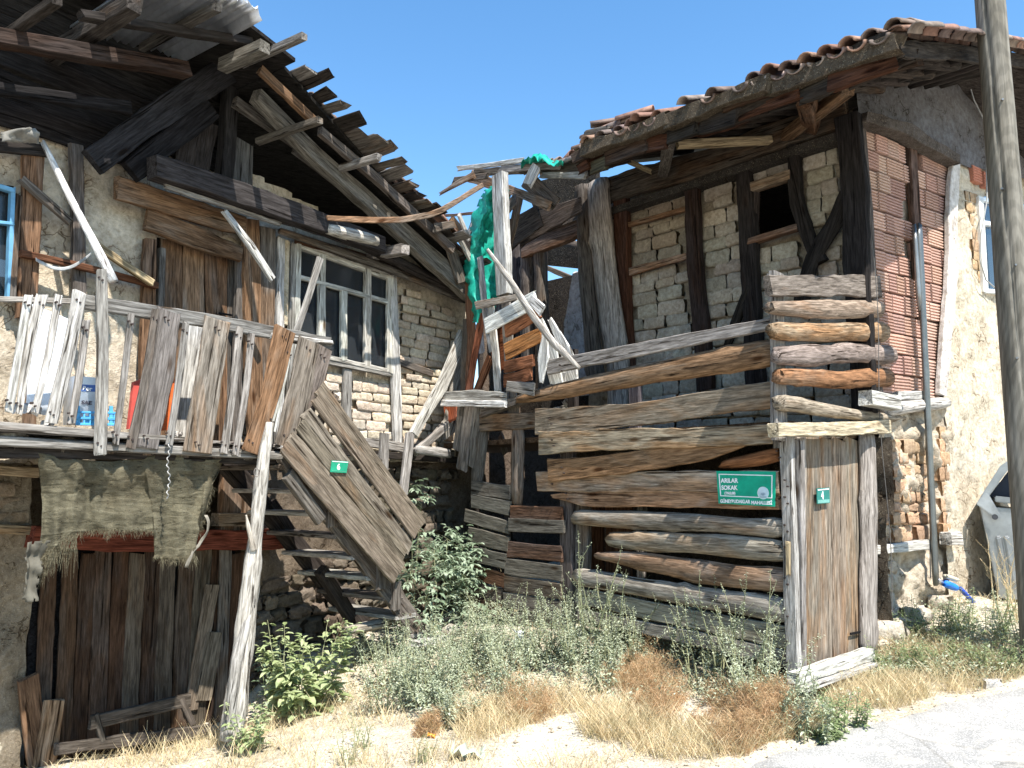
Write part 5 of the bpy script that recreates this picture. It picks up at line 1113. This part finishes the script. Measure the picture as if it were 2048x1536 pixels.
for k in range(81):
    z = -.3 + 8.3 * k / 80
    for j in range(48):
        a = 2 * pi * j / 48; r = .127 - .0045 * z + .004 * noise.noise(Vector((cos(a), sin(a), z * 2)))
        ca = 4.05 + .22 * sin(z * .9) ; dd = abs((a - ca + pi) % (2 * pi) - pi)
        if 1.9 < z < 6: r -= .035 * max(0, 1 - dd / .09)
        vs_.append((cos(a) * r, sin(a) * r, z))
for k in range(80):
    for j in range(48): a = k * 48 + j; b = k * 48 + (j + 1) % 48; fs.append((a, b, b + 48, a + 48))
link('pole_shaft', mesh('pole_shaft', vs_, fs, M_pole, True), up, Matrix.Translation(pb))
for zz, aa in ((2.2, -2.2), (2.9, -1.9), (3.5, -2.3), (1.7, -1.7), (4.2, -1.9)):
    M = Matrix.Translation(pb + Vector((cos(aa) * .115, sin(aa) * .115, zz))) @ Matrix.Rotation(aa, 4, 'Z') @ Matrix.Rotation(pi / 2, 4, 'Y')
    bm = bmesh.new(); bmesh.ops.create_cone(bm, cap_ends=True, segments=8, radius1=.011, radius2=.008, depth=.03); me = bpy.data.meshes.new('bolt'); bm.to_mesh(me); bm.free(); me.materials.append(M_iron); link('bolt', me, up, M, (.3, .29, .28, 1))
# ---- waste container
wcb = CAM + ray(2062, 1196) * 7.25; wc = thing('waste_container', 'grey galvanised wheeled waste container with its lid ajar, half hidden by the pole', 'container', wcb)
WP = Plane(wcb.x, wcb.y, 118)
def wq(*q): return [WP.at(u, v, o_) for u, v, o_ in q]
GC = (.40, .41, .41, 1)
def hull(name, parent, fr, bk, mat, col):
    vs_ = fr + bk; n = len(fr); c = sum(vs_, Vector()) / len(vs_); fs = [tuple(range(n)), tuple(reversed(range(n, 2 * n)))] + [(i, i + n, (i + 1) % n + n, (i + 1) % n) for i in range(n)]
    me = mesh(name, [v - c for v in vs_], fs, mat); bm = bmesh.new(); bm.from_mesh(me); bmesh.ops.recalc_face_normals(bm, faces=bm.faces); bmesh.ops.bevel(bm, geom=bm.edges[:], offset=.008, segments=2, affect='EDGES'); bm.to_mesh(me); bm.free()
    return link(name, me, parent, Matrix.Translation(c), col)
body = [(1960, 1012), (2180, 1030), (2160, 1212), (1998, 1196)]
hull('container_body', wc, [WP.at(u, v, .3) for u, v in body], [WP.at(u, v, .3) - WP.n * .75 for u, v in body], M_iron, GC)
hull('rim', wc, [WP.at(u, v, .33) for u, v in ((1990, 992), (2190, 1012), (2190, 1024), (1990, 1004))], [WP.at(u, v, .33) - WP.n * .8 for u, v in ((1990, 992), (2190, 1012), (2190, 1024), (1990, 1004))], M_iron, GC)
hull('lid_arm', wc, [WP.at(u, v, .37) for u, v in ((1952, 1008), (1970, 985), (1976, 986), (2004, 1034), (1996, 1040))], [WP.at(u, v, .35) for u, v in ((1952, 1008), (1970, 985), (1976, 986), (2004, 1034), (1996, 1040))], M_iron, (.5, .51, .51, 1))
hull('lid', wc, [WP.at(u, v, .34) for u, v in ((1952, 1008), (2000, 932), (2018, 920), (2120, 905), (2120, 914), (2022, 932), (1978, 992))], [WP.at(u, v, -.42) for u, v in ((1952, 1008), (2000, 932), (2018, 920), (2120, 905), (2120, 914), (2022, 932), (1978, 992))], M_iron, (.48, .49, .49, 1))
hull('opening_shade', wc, [WP.at(u, v, .1) for u, v in ((1976, 996), (2024, 932), (2130, 914), (2130, 1010))], [WP.at(u, v, .05) for u, v in ((1976, 996), (2024, 932), (2130, 914), (2130, 1010))], M_iron, (.03, .035, .05, 1))  # near-black sheet put in for the shaded opening under the lid
disc('pivot', wc, WP, 1990, 1034, 5.5, .378, .01, M_iron, (.12, .12, .13, 1))
for u in (1992, 2008): hull('rib', wc, [WP.at(a, b, .32) for a, b in ((u, 1075), (u + 9, 1075), (u + 24, 1165), (u + 18, 1165))], [WP.at(a, b, .295) for a, b in ((u - 2, 1070), (u + 12, 1070), (u + 28, 1170), (u + 14, 1170))], M_iron, GC)
for u in (2010, 2140): disc('wheel', wc, WP, u, 1208, 14, .25, .06, M_wire, (.03, .03, .03, 1))
# ================================================================ PLANTS, LITTER
ML_burd = leaf_material('broad_leaf', (.26, .32, .14, 1), (.54, .59, .35, 1), .35)
ML_elder = leaf_material('elder_leaf', (.15, .21, .13, 1), (.42, .49, .37, 1), .3)
ML_grey = leaf_material('dusty_leaf', (.27, .31, .20, 1), (.58, .61, .47, 1), .25)
ML_low = leaf_material('herb_leaf', (.15, .21, .09, 1), (.36, .42, .22, 1), .3)
ML_dry = leaf_material('dry_stalk', (.56, .43, .25, 1), (.78, .66, .44, 1), .3)
ML_rust = leaf_material('rusty_stalk', (.42, .25, .13, 1), (.62, .44, .26, 1), .3)
ML_stem = leaf_material('stem', (.16, .19, .10, 1), (.34, .33, .2, 1), .1)
class Leaves:
    def __init__(s): s.v = []; s.f = []
    def leaf(s, p, d, up, l, w):
        """a folded leaf of four faces"""
        d = d.normalized(); sd_ = d.cross(up); sd_ = sd_.normalized() if sd_.length > 1e-4 else Vector((1, 0, 0)); n = sd_.cross(d); k = len(s.v)
        a = p + d * l * .5 - n * l * .04; b = p + d * l - n * l * .18
        s.v += [p, p + d * l * .35 + sd_ * w * .5 + n * w * .18, p + d * l * .35 - sd_ * w * .5 + n * w * .18, a + sd_ * w * .02, p + d * l * .75 + sd_ * w * .3, p + d * l * .75 - sd_ * w * .3, b]
        s.f += [(k, k + 3, k + 1), (k, k + 2, k + 3), (k + 1, k + 3, k + 4), (k + 2, k + 5, k + 3), (k + 3, k + 6, k + 4), (k + 3, k + 5, k + 6)]
    def blade(s, p, q, w, bend):
        m = (p + q) / 2 + bend; sd_ = (q - p).cross(Vector((rnd.uniform(-1, 1), rnd.uniform(-1, 1), .1))).normalized() * w; k = len(s.v)
        s.v += [p - sd_, p + sd_, m + sd_ * .8, m - sd_ * .8, q]; s.f += [(k, k + 1, k + 2, k + 3), (k + 3, k + 2, k + 4)]
    def tube(s, pts, r0, r1):
        k0 = len(s.v)
        for i, p in enumerate(pts):
            r = r0 + (r1 - r0) * i / (len(pts) - 1)
            for j in range(3): a = 2.1 * j; s.v.append(p + Vector((cos(a) * r, sin(a) * r, 0)))
        for i in range(len(pts) - 1):
            for j in range(3): a = k0 + i * 3 + j; b = k0 + i * 3 + (j + 1) % 3; s.f.append((a, b, b + 3, a + 3))
    def make(s, name, mat, parent): return link(name, mesh(name, s.v, s.f, mat), parent, None)
def plant(name, label, x, y, h, spread, nst, leafn, ll, lw, mat, kind='bush', group=None, lean=.35, stemmat=None, zbase=None):
    z = gz(x, y) if zbase is None else zbase; base = Vector((x, y, z)); t = thing(name, label, 'plant', base, group)
    Lf, St = Leaves(), Leaves()
    for i in range(nst):
        a = rnd.uniform(0, 2 * pi); r0 = spread * .35 * rnd.random() ** .5; hh = h * rnd.uniform(.45, 1.) if i else h
        p = base + Vector((cos(a) * r0, sin(a) * r0, -.02)); p.z = (gz(p.x, p.y) if zbase is None else z) - .02
        d = Vector((cos(a) * lean * rnd.uniform(.2, 1), sin(a) * lean * rnd.uniform(.2, 1), 1)).normalized(); pts = [p.copy()]; sg = 9
        for k in range(sg):
            d = (d + Vector((rnd.uniform(-.16, .16), rnd.uniform(-.16, .16), rnd.uniform(-.05, .06)))).normalized(); p = p + d * hh / sg; pts.append(p.copy())
        St.tube(pts, .004 + .004 * h, .0015)
        nl = int(leafn * rnd.uniform(.7, 1.2))
        for k in range(nl):
            f = rnd.random() ** (.8 if kind != 'tall' else .7); f = .08 + .92 * f; i0 = min(sg - 1, int(f * sg)); q = pts[i0].lerp(pts[i0 + 1], f * sg - i0)
            b = rnd.uniform(0, 2 * pi); o_ = Vector((cos(b), sin(b), rnd.uniform(-.35, .6)))
            sc = (1.25 - .75 * f) * rnd.uniform(.6, 1.25)
            if kind == 'bush': q = q + o_.normalized() * rnd.uniform(0, .055) * (1.3 - f) * (h / .5) ** .5
            Lf.leaf(q, o_, Z, ll * sc, lw * sc)
        if kind == 'tall' and i < nst * .8:
            for k in range(6):
                f = rnd.uniform(.3, .9); i0 = int(f * sg); q = pts[i0]; b = rnd.uniform(0, 6.3); e = q + Vector((cos(b) * .09, sin(b) * .09, .10)) * h * 1.3; St.tube([q, (q + e) / 2 + Z * -.008, e], .002, .001)
                for m_ in range(7):
                    w_ = q.lerp(e, rnd.uniform(.3, 1)); Lf.leaf(w_, Vector((rnd.uniform(-1, 1), rnd.uniform(-1, 1), rnd.uniform(-.2, .7))), Z, ll * .5, lw * .5)
    Lf.make('foliage', mat, t); St.make('stem', stemmat or ML_stem, t); return t
def G(u, v): p = on_ground(u, v); return p.x, p.y
x, y = G(610, 1430); plant('broadleaf_weed', 'tall bright yellow-green weed with broad lower leaves right of the support post', x, y, .78, .5, 16, 60, .105, .06, ML_burd, 'bush')
x, y = G(505, 1500); plant('broadleaf_weed', 'small bright green weed at the foot of the support post', x, y, .34, .2, 6, 40, .06, .035, ML_burd)
x, y = G(555, 1400); plant('broadleaf_weed', 'slender dark green weed between the post and the tall yellow-green weed', x, y, .55, .2, 5, 30, .07, .045, ML_elder)
# leafy shrub by the stair foot
def shrub(label, c, rad, n, name='elder_shrub'):
    t = thing(name, label, 'shrub', Vector((c.x, c.y, gz(c.x, c.y)))); Lf, St = Leaves(), Leaves(); base = Vector((c.x, c.y, gz(c.x, c.y)))
    for i in range(n):
        while True:
            o_ = Vector((rnd.uniform(-1, 1), rnd.uniform(-1, 1), rnd.uniform(-1, 1)))
            if .35 < o_.length < 1 + .25 * noise.noise(o_ * 2.2): break
        q = c + Vector((o_.x * rad[0], o_.y * rad[1], o_.z * rad[2]))
        d = Vector((o_.x, o_.y, o_.z * .3 - .15)).normalized(); St.tube([base - Z * .02, base.lerp(q, .5), q], .004, .0012) if i % 6 == 0 else None
        sdv = d.cross(Z).normalized()
        for k in range(3):
            m_ = q + d * .035 * k
            for sg in (-1, 1): Lf.leaf(m_, (d * .5 + sdv * sg + Z * rnd.uniform(-.5, .15)), Z, rnd.uniform(.05, .085), rnd.uniform(.028, .042))
        Lf.leaf(q + d * .1, d, Z, .075, .04)
    Lf.make('foliage', ML_elder, t); St.make('branch', ML_stem, t); return t
def many(label, cs, name='elder_shrub'):
    t = thing(name, label, 'shrub', Vector((cs[0][0].x, cs[0][0].y, gz(cs[0][0].x, cs[0][0].y)))); Lf, St = Leaves(), Leaves(); base = Vector((cs[0][0].x, cs[0][0].y, gz(cs[0][0].x, cs[0][0].y) - .02))
    for c, rad, n in cs:
        top_ = c + Z * rad * .2; St.tube([base, base.lerp(top_, .5) + Vector((.03, 0, .02)), top_], .009, .003)
        for i in range(n):
            o_ = Vector((rnd.gauss(0, .5), rnd.gauss(0, .5), rnd.gauss(0, .45))); q = c + o_ * rad
            if q.z < gz(q.x, q.y): continue
            d = Vector((o_.x + rnd.uniform(-.4, .4), o_.y + rnd.uniform(-.4, .4), rnd.uniform(-.5, .35))).normalized(); sdv = d.cross(Z).normalized(); sc_ = rnd.uniform(.55, 1.2)
            if i % 5 == 0: St.tube([top_, (top_ + q) / 2 + Z * .02, q + d * .1], .003, .001)
            for k in range(rnd.choice((2, 3))):
                m_ = q + d * .04 * k * sc_
                for sg in (-1, 1): Lf.leaf(m_, (d * rnd.uniform(.3, .8) + sdv * sg + Z * rnd.uniform(-.6, .2)), Z, rnd.uniform(.05, .085) * sc_, rnd.uniform(.026, .042) * sc_)
            Lf.leaf(q + d * .1 * sc_, d, Z, .075 * sc_, .04 * sc_)
    Lf.make('foliage', ML_elder, t); St.make('branch', ML_stem, t); return t
many('leafy green elder shrub growing by the foot of the wooden staircase', [(B.at(868, 1120, -.25), .26, 40), (B.at(820, 1160, -.2), .22, 30), (B.at(905, 1150, -.25), .28, 44), (B.at(850, 1215, -.15), .3, 44), (B.at(930, 1210, -.2), .26, 30), (B.at(895, 1085, -.35), .18, 16)])
c = Q.at(925, 1120, .15); shrub('dark green shrub in shade against the lower left veranda planks', c, (.26, .25, .3), 110)
c = B.at(828, 985, -.8); shrub('small spray of fresh green leaves high up behind the stair side panel', c, (.1, .1, .16), 18, 'climbing_plant')
for i, (u, v, h, sp_, ns, lab) in enumerate(((800, 1370, .42, .4, 16, 'grey-green bush left in the row, just below the foot of the stair'), (860, 1400, .40, .4, 16, 'grey-green bush in the middle foreground below the stair block'), (930, 1350, .50, .45, 18, 'dense grey-green bush below the elder shrub'),
        (900, 1440, .32, .4, 14, 'low silvery bush nearest the bare ground at mid picture'), (1010, 1340, .42, .4, 16, 'grey-green bush in front of the white plastic bag'), (1090, 1335, .40, .4, 15, 'grey-green bush right of the white plastic bag'), (1160, 1340, .52, .4, 16, 'bushy grey-green weed before the left ends of the lowest rails'),
        (975, 1290, .45, .4, 14, 'grey-green bush under the lower left veranda planks'), (740, 1330, .30, .3, 10, 'small dark green bush between the bright weed and the stair foot'), (1240, 1340, .45, .4, 14, 'grey-green bush below the lowest log rails'), (1530, 1440, .5, .4, 12, 'grey-green bush against the left foot of the door post'))):
    x, y = G(u, v); plant('saltbush', lab, x, y, h * 1.25, sp_ * 1.15, ns + 4, 85, .028, .016, ML_grey, lean=.5)
for i in range(14):
    u = 770 + i * 38 + rnd.uniform(-20, 20); v = rnd.choice([1330, 1375, 1410, 1300]) + rnd.uniform(-12, 12); x, y = G(u, v)
    plant('saltbush', 'grey-green bushy weed in the dense patch between the stair foot and the log rails', x, y, rnd.uniform(.28, .62), .5, 13, 80, .028, .016, ML_grey, group='bushy weeds of the dense patch')
for i, (u, v, h, lab) in enumerate(((1170, 1330, 1.0, 'tall spindly grey weed rising in front of the left rail ends'), (1225, 1320, .8, 'tall grey weed leaning over the fourth rail from the bottom'), (1450, 1385, .85, 'tall grey-leaved weed under the street sign'), (1400, 1380, .7, 'grey-leaved weed left of the one under the street sign'), (1500, 1400, .8, 'tall thin pale weed touching the rails just left of the door post'),
        (1350, 1350, .5, 'lone dry weed hanging over the lowest rail'), (1545, 1480, .6, 'thin weed in front of the door post foot'), (1620, 1480, .45, 'thin weed with tiny yellow flowers before the door sill'))):
    x, y = G(u, v); plant('tall_weed', lab, x, y, h * 1.12, .28, 8 if i != 5 else 2, 52, .034, .017, ML_grey, 'tall', lean=.28)
for u, v, h, lab in ((700, 1530, .26, 'feathery thin green weed at the bottom, left one of two'), (850, 1525, .22, 'feathery thin green weed at the bottom, right one of two'), (730, 1500, .24, 'small feathery weed on the pale ground under the bright weed')):
    x, y = G(u, v); plant('feathery_weed', lab, x, y, h, .12, 5, 40, .03, .004, ML_low, lean=.2)
for u, v, h, sp_, lab in ((1790, 1350, .3, .4, 'low green herb patch right of the door sill'), (1860, 1290, .38, .5, 'thick green herb clump at the foot of the downpipe'), (1950, 1280, .42, .5, 'thick green herb clump below the waste container'), (2030, 1290, .42, .5, 'green herb clump at the foot of the utility pole'), (1900, 1340, .25, .5, 'low herbs on the verge beside the road'), (2000, 1345, .28, .4, 'low herbs at the road edge at far right'), (1680, 1450, .25, .4, 'green tuft in front of the door sill'), (1640, 1475, .12, .3, 'thin green tuft at the road edge before the door')):
    x, y = G(u, v); plant('herb_clump', lab, x, y, h, sp_, 22, 46, .034, .018, ML_low if u != 2030 else ML_grey, group=None, lean=.5)
for u, v, h, lab in ((2000, 1230, .75, 'tall dry thin weed in front of the waste container'), (2040, 1240, .6, 'dry thin weed between the container and the pole')):
    x, y = G(u, v); plant('dry_weed', lab, x, y, h, .15, 4, 20, .02, .012, ML_dry, 'tall', stemmat=ML_dry)
x, y = G(1040, 1235); plant('dry_bush', 'bare pale dry twig bush before the lower left veranda planks', x, y, .6, .3, 20, 14, .014, .01, ML_dry, 'tall', stemmat=ML_dry, lean=.6)
# dry twigs near the barn door
t = thing('dead_twig_pile', 'bare dead twigs lying on the bank before the barn door', 'twigs', on_ground(330, 1500)); St = Leaves()
for i in range(26):
    p = on_ground(rnd.uniform(200, 420), rnd.uniform(1480, 1530)); d = Vector((rnd.uniform(-1, 1), rnd.uniform(-.6, .6), rnd.uniform(.0, .9))).normalized(); l = rnd.uniform(.12, .4); St.tube([p, p + d * l * .5 + Vector((0, 0, .02)), p + d * l], .004, .0015)
St.make('twigs', ML_dry, t)['kind'] = 'stuff'
# dry grass and stubble over the verge: one covering
def density(u, v): return 1
Gd, Gr, Gg, Gh = Leaves(), Leaves(), Leaves(), Leaves()
N_ = 0
def verge(n, box_, out, hmin, hmax, lean, accept=None, w=.0016, fluff=False):
    c = 0; tries = 0
    while c < n and tries < n * 6:
        tries += 1; x = rnd.uniform(box_[0], box_[1]); y = rnd.uniform(box_[2], box_[3])
        if y < road_edge(x) + .04: continue
        cl = noise.noise(Vector((x * 2.2, y * 2.2, 7))) + .5 * noise.noise(Vector((x * 6, y * 6, 3)))
        if accept and not accept(x, y, cl): continue
        if (Vector((x, y, 0)) - Vector((D.O.x, D.O.y, 0))).dot(D.n) < .05 and x > 1.95: 
            if (Vector((x, y, 0)) - S.O).dot(S.n) < .02 or x < 3.0: continue
        p = Vector((x, y, gz(x, y) + rough(x, y) - .005)); h = rnd.uniform(hmin, hmax)
        a = rnd.uniform(0, 6.3); q = p + Vector((cos(a) * lean * h, sin(a) * lean * h, h)); 
        if fluff:
            fo = rnd.random() ** 1.6; p = p + Vector((0, 0, fo * hmax * (.6 + cl))); th = rnd.uniform(0, 6.3); q = p + Vector((cos(th) * .8, sin(th) * .8, rnd.uniform(-.4, .9))) * rnd.uniform(.03, .085)
        out.blade(p, q, w * rnd.uniform(.7, 1.5), Vector((0, 0, h * .12))); c += 1
dist = lambda x, y, a, b: hypot(x - a, y - b)
verge(15000, (-3., 5.5, 3.8, 7.4), Gd, .02, .10, .9, lambda x, y, c: c > -.25)
verge(4500, (-2.6, 5.5, 3.8, 6.5), Gd, .06, .2, .6, lambda x, y, c: c > .1)
cR = [(G(1420, 1440), .42), (G(1320, 1420), .34), (G(1250, 1370), .3), (G(1480, 1490), .3), (G(1060, 1430), .2), (G(1560, 1500), .25), (G(850, 1470), .12)]
for (cx, cy), rr in cR: verge(int(14000 * rr), (cx - rr, cx + rr, cy - rr, cy + rr), Gr, .04, .24, 1.1, lambda x, y, c: dist(x, y, cx, cy) < rr * (.75 + c * .9), .0012, True)
cG = [(G(1350, 1480), .5), (G(1200, 1440), .4), (G(1780, 1400), .45), (G(1650, 1480), .4), (G(1000, 1440), .3), (G(1880, 1340), .6)]
for (cx, cy), rr in cG: verge(int(5000 * rr), (cx - rr, cx + rr, cy - rr, cy + rr), Gh, .03, .18, .8, lambda x, y, c: dist(x, y, cx, cy) < rr * (.75 + c * .9))
o = Gd.make('dry_grass', ML_dry, None); tag(o, kind='stuff'); o = Gr.make('rusty_dry_weeds', ML_rust, None); tag(o, kind='stuff'); o = Gh.make('straw_tufts', ML_dry, None); tag(o, kind='stuff')
# small green ground leaves
Lg = Leaves(); n = 0
while n < 9000:
    u = rnd.uniform(700, 1750); v = rnd.uniform(1290, 1420)
    if n % 3 == 0: u = rnd.uniform(1760, 2047); v = rnd.uniform(1220, 1370)
    p = on_ground(u, v) if n % 40 == 0 else p + Vector((rnd.uniform(-.06, .06), rnd.uniform(-.05, .05), 0)); n += 1
    if p.y < road_edge(p.x) + .05 or dist(p.x, p.y, 1.957, 5.6) < .1: continue
    pz = gz(p.x, p.y) + rnd.uniform(0, .12); Lg.leaf(Vector((p.x, p.y, pz)), Vector((rnd.uniform(-1, 1), rnd.uniform(-1, 1), rnd.uniform(-.1, .7))), Z, rnd.uniform(.018, .04), rnd.uniform(.012, .02))
tag(Lg.make('ground_cover', ML_grey, None), kind='stuff')
# gravel and clods: one covering; larger stones single
vs_, fs = [], []; base = [v.co.copy() for v in STONES[0].vertices]; bf = [tuple(p.vertices) for p in STONES[0].polygons]
oc = [Vector(v) for v in ((1, 0, 0), (-1, 0, 0), (0, 1, 0), (0, -1, 0), (0, 0, 1), (0, 0, -1))]; of = [(0, 2, 4), (2, 1, 4), (1, 3, 4), (3, 0, 4), (2, 0, 5), (1, 2, 5), (3, 1, 5), (0, 3, 5)]
for i in range(9000):
    x = rnd.uniform(-3, 5.2); y = rnd.uniform(3.0, 6.8)
    on_road = y < road_edge(x)
    if on_road and rnd.random() < .88 - .8 * math.exp(-(road_edge(x) - y) * 5): continue
    r = rnd.uniform(.003, .009) * (2.0 if rnd.random() < .05 and not on_road else 1); z = gz(x, y) + rough(x, y); k = len(vs_)
    vs_ += [Vector((x, y, z + r * .4)) + Vector((v.x * r * rnd.uniform(.7, 1.4), v.y * r * rnd.uniform(.7, 1.4), v.z * r * .8)) for v in oc]; fs += [tuple(k + a for a in f) for f in of]
tag(link('gravel', mesh('gravel', vs_, fs, M_stone), None, None, (.5, .45, .37, 1)), kind='stuff')
for i, (u, v, r, c_, lab) in enumerate(((395, 1465, .13, (.6, .58, .52, 1), 'pale pointed stone on the bank before the barn door'), (705, 1268, .2, (.5, .46, .39, 1), 'flat stone slab under the lower stair treads'), (760, 1262, .17, (.55, .51, .44, 1), 'pale stone beside the log at the stair foot'), (905, 1270, .16, (.5, .47, .42, 1), 'grey stone right of the stair block'),
        (660, 1400, .07, (.6, .58, .54, 1), 'small pale stone right of the bright weed'), (915, 1425, .08, (.46, .28, .2, 1), 'reddish brick lump on the bare ground at mid picture'), (590, 1440, .10, (.42, .38, .32, 1), 'grey stone half buried under the bright weed'), (1480, 1462, .08, (.6, .56, .5, 1), 'whitish stone in the rusty weeds'), (1700, 1398, .10, (.62, .6, .56, 1), 'white stone below the door sill'), (1985, 1372, .09, (.55, .54, .52, 1), 'pale stone at the road edge on the right'))):
    p = on_ground(u, v); o = link('stone', STONES[i % 9], None, Matrix.Translation(p + Z * r * .15) @ Matrix.Rotation(rnd.uniform(0, 3), 4, 'Z') @ Matrix.Diagonal((r * 1.3, r, r * .7, 1)), c_); tag(o, lab, 'stone')
def litter(name, label, cat, u, v, s, col, mat=None, up_=.02):
    p = on_ground(u, v) + Z * up_; o = cloth(name, lambda a, b: p + Vector(((a - .5) * s, (b - .5) * s * .6, .35 * s * sin(a * 4 + b * 3) * .5)), 9, 7, mat or M_paint, col, s * .35, 4 / s, u); tag(o, label, cat); return o
litter('plastic_bag', 'crumpled white plastic bag in the dry grass at bottom centre', 'bag', 1228, 1468, .13, (.85, .86, .87, 1)); litter('paper_scrap', 'white paper scrap left of the crumpled plastic bag', 'litter', 1200, 1452, .06, (.85, .85, .82, 1)); litter('orange_scrap', 'small orange litter scrap on the bare pale ground', 'litter', 862, 1478, .05, (.8, .3, .03, 1))
litter('leaf_trash', 'grey-green shrivelled leaf rosette on the bright ground at bottom', 'litter', 935, 1515, .2, (.45, .5, .4, 1)); litter('paper_scrap', 'white scrap among the weeds below the lowest rail', 'litter', 1342, 1338, .05, (.85, .85, .85, 1)); litter('paper_scrap', 'white scrap on the verge below the door post', 'litter', 1560, 1420, .1, (.8, .8, .76, 1))
wb = cloth('plastic_bag', bil(Q, (1028, 1258), (1048, 1262), (1046, 1312), (1030, 1308), .55, .05), 8, 12, M_paint, (.82, .84, .88, 1), .06, 14, 3); tag(wb, 'white plastic bag standing caught in the bushes under the veranda planks', 'bag')
litter('rag', 'grey rag lying at the broken left end of the balcony floor', 'rag', 20, 1500, .01, (.5, .5, .52, 1)).location = B.at(20, 848, .0)
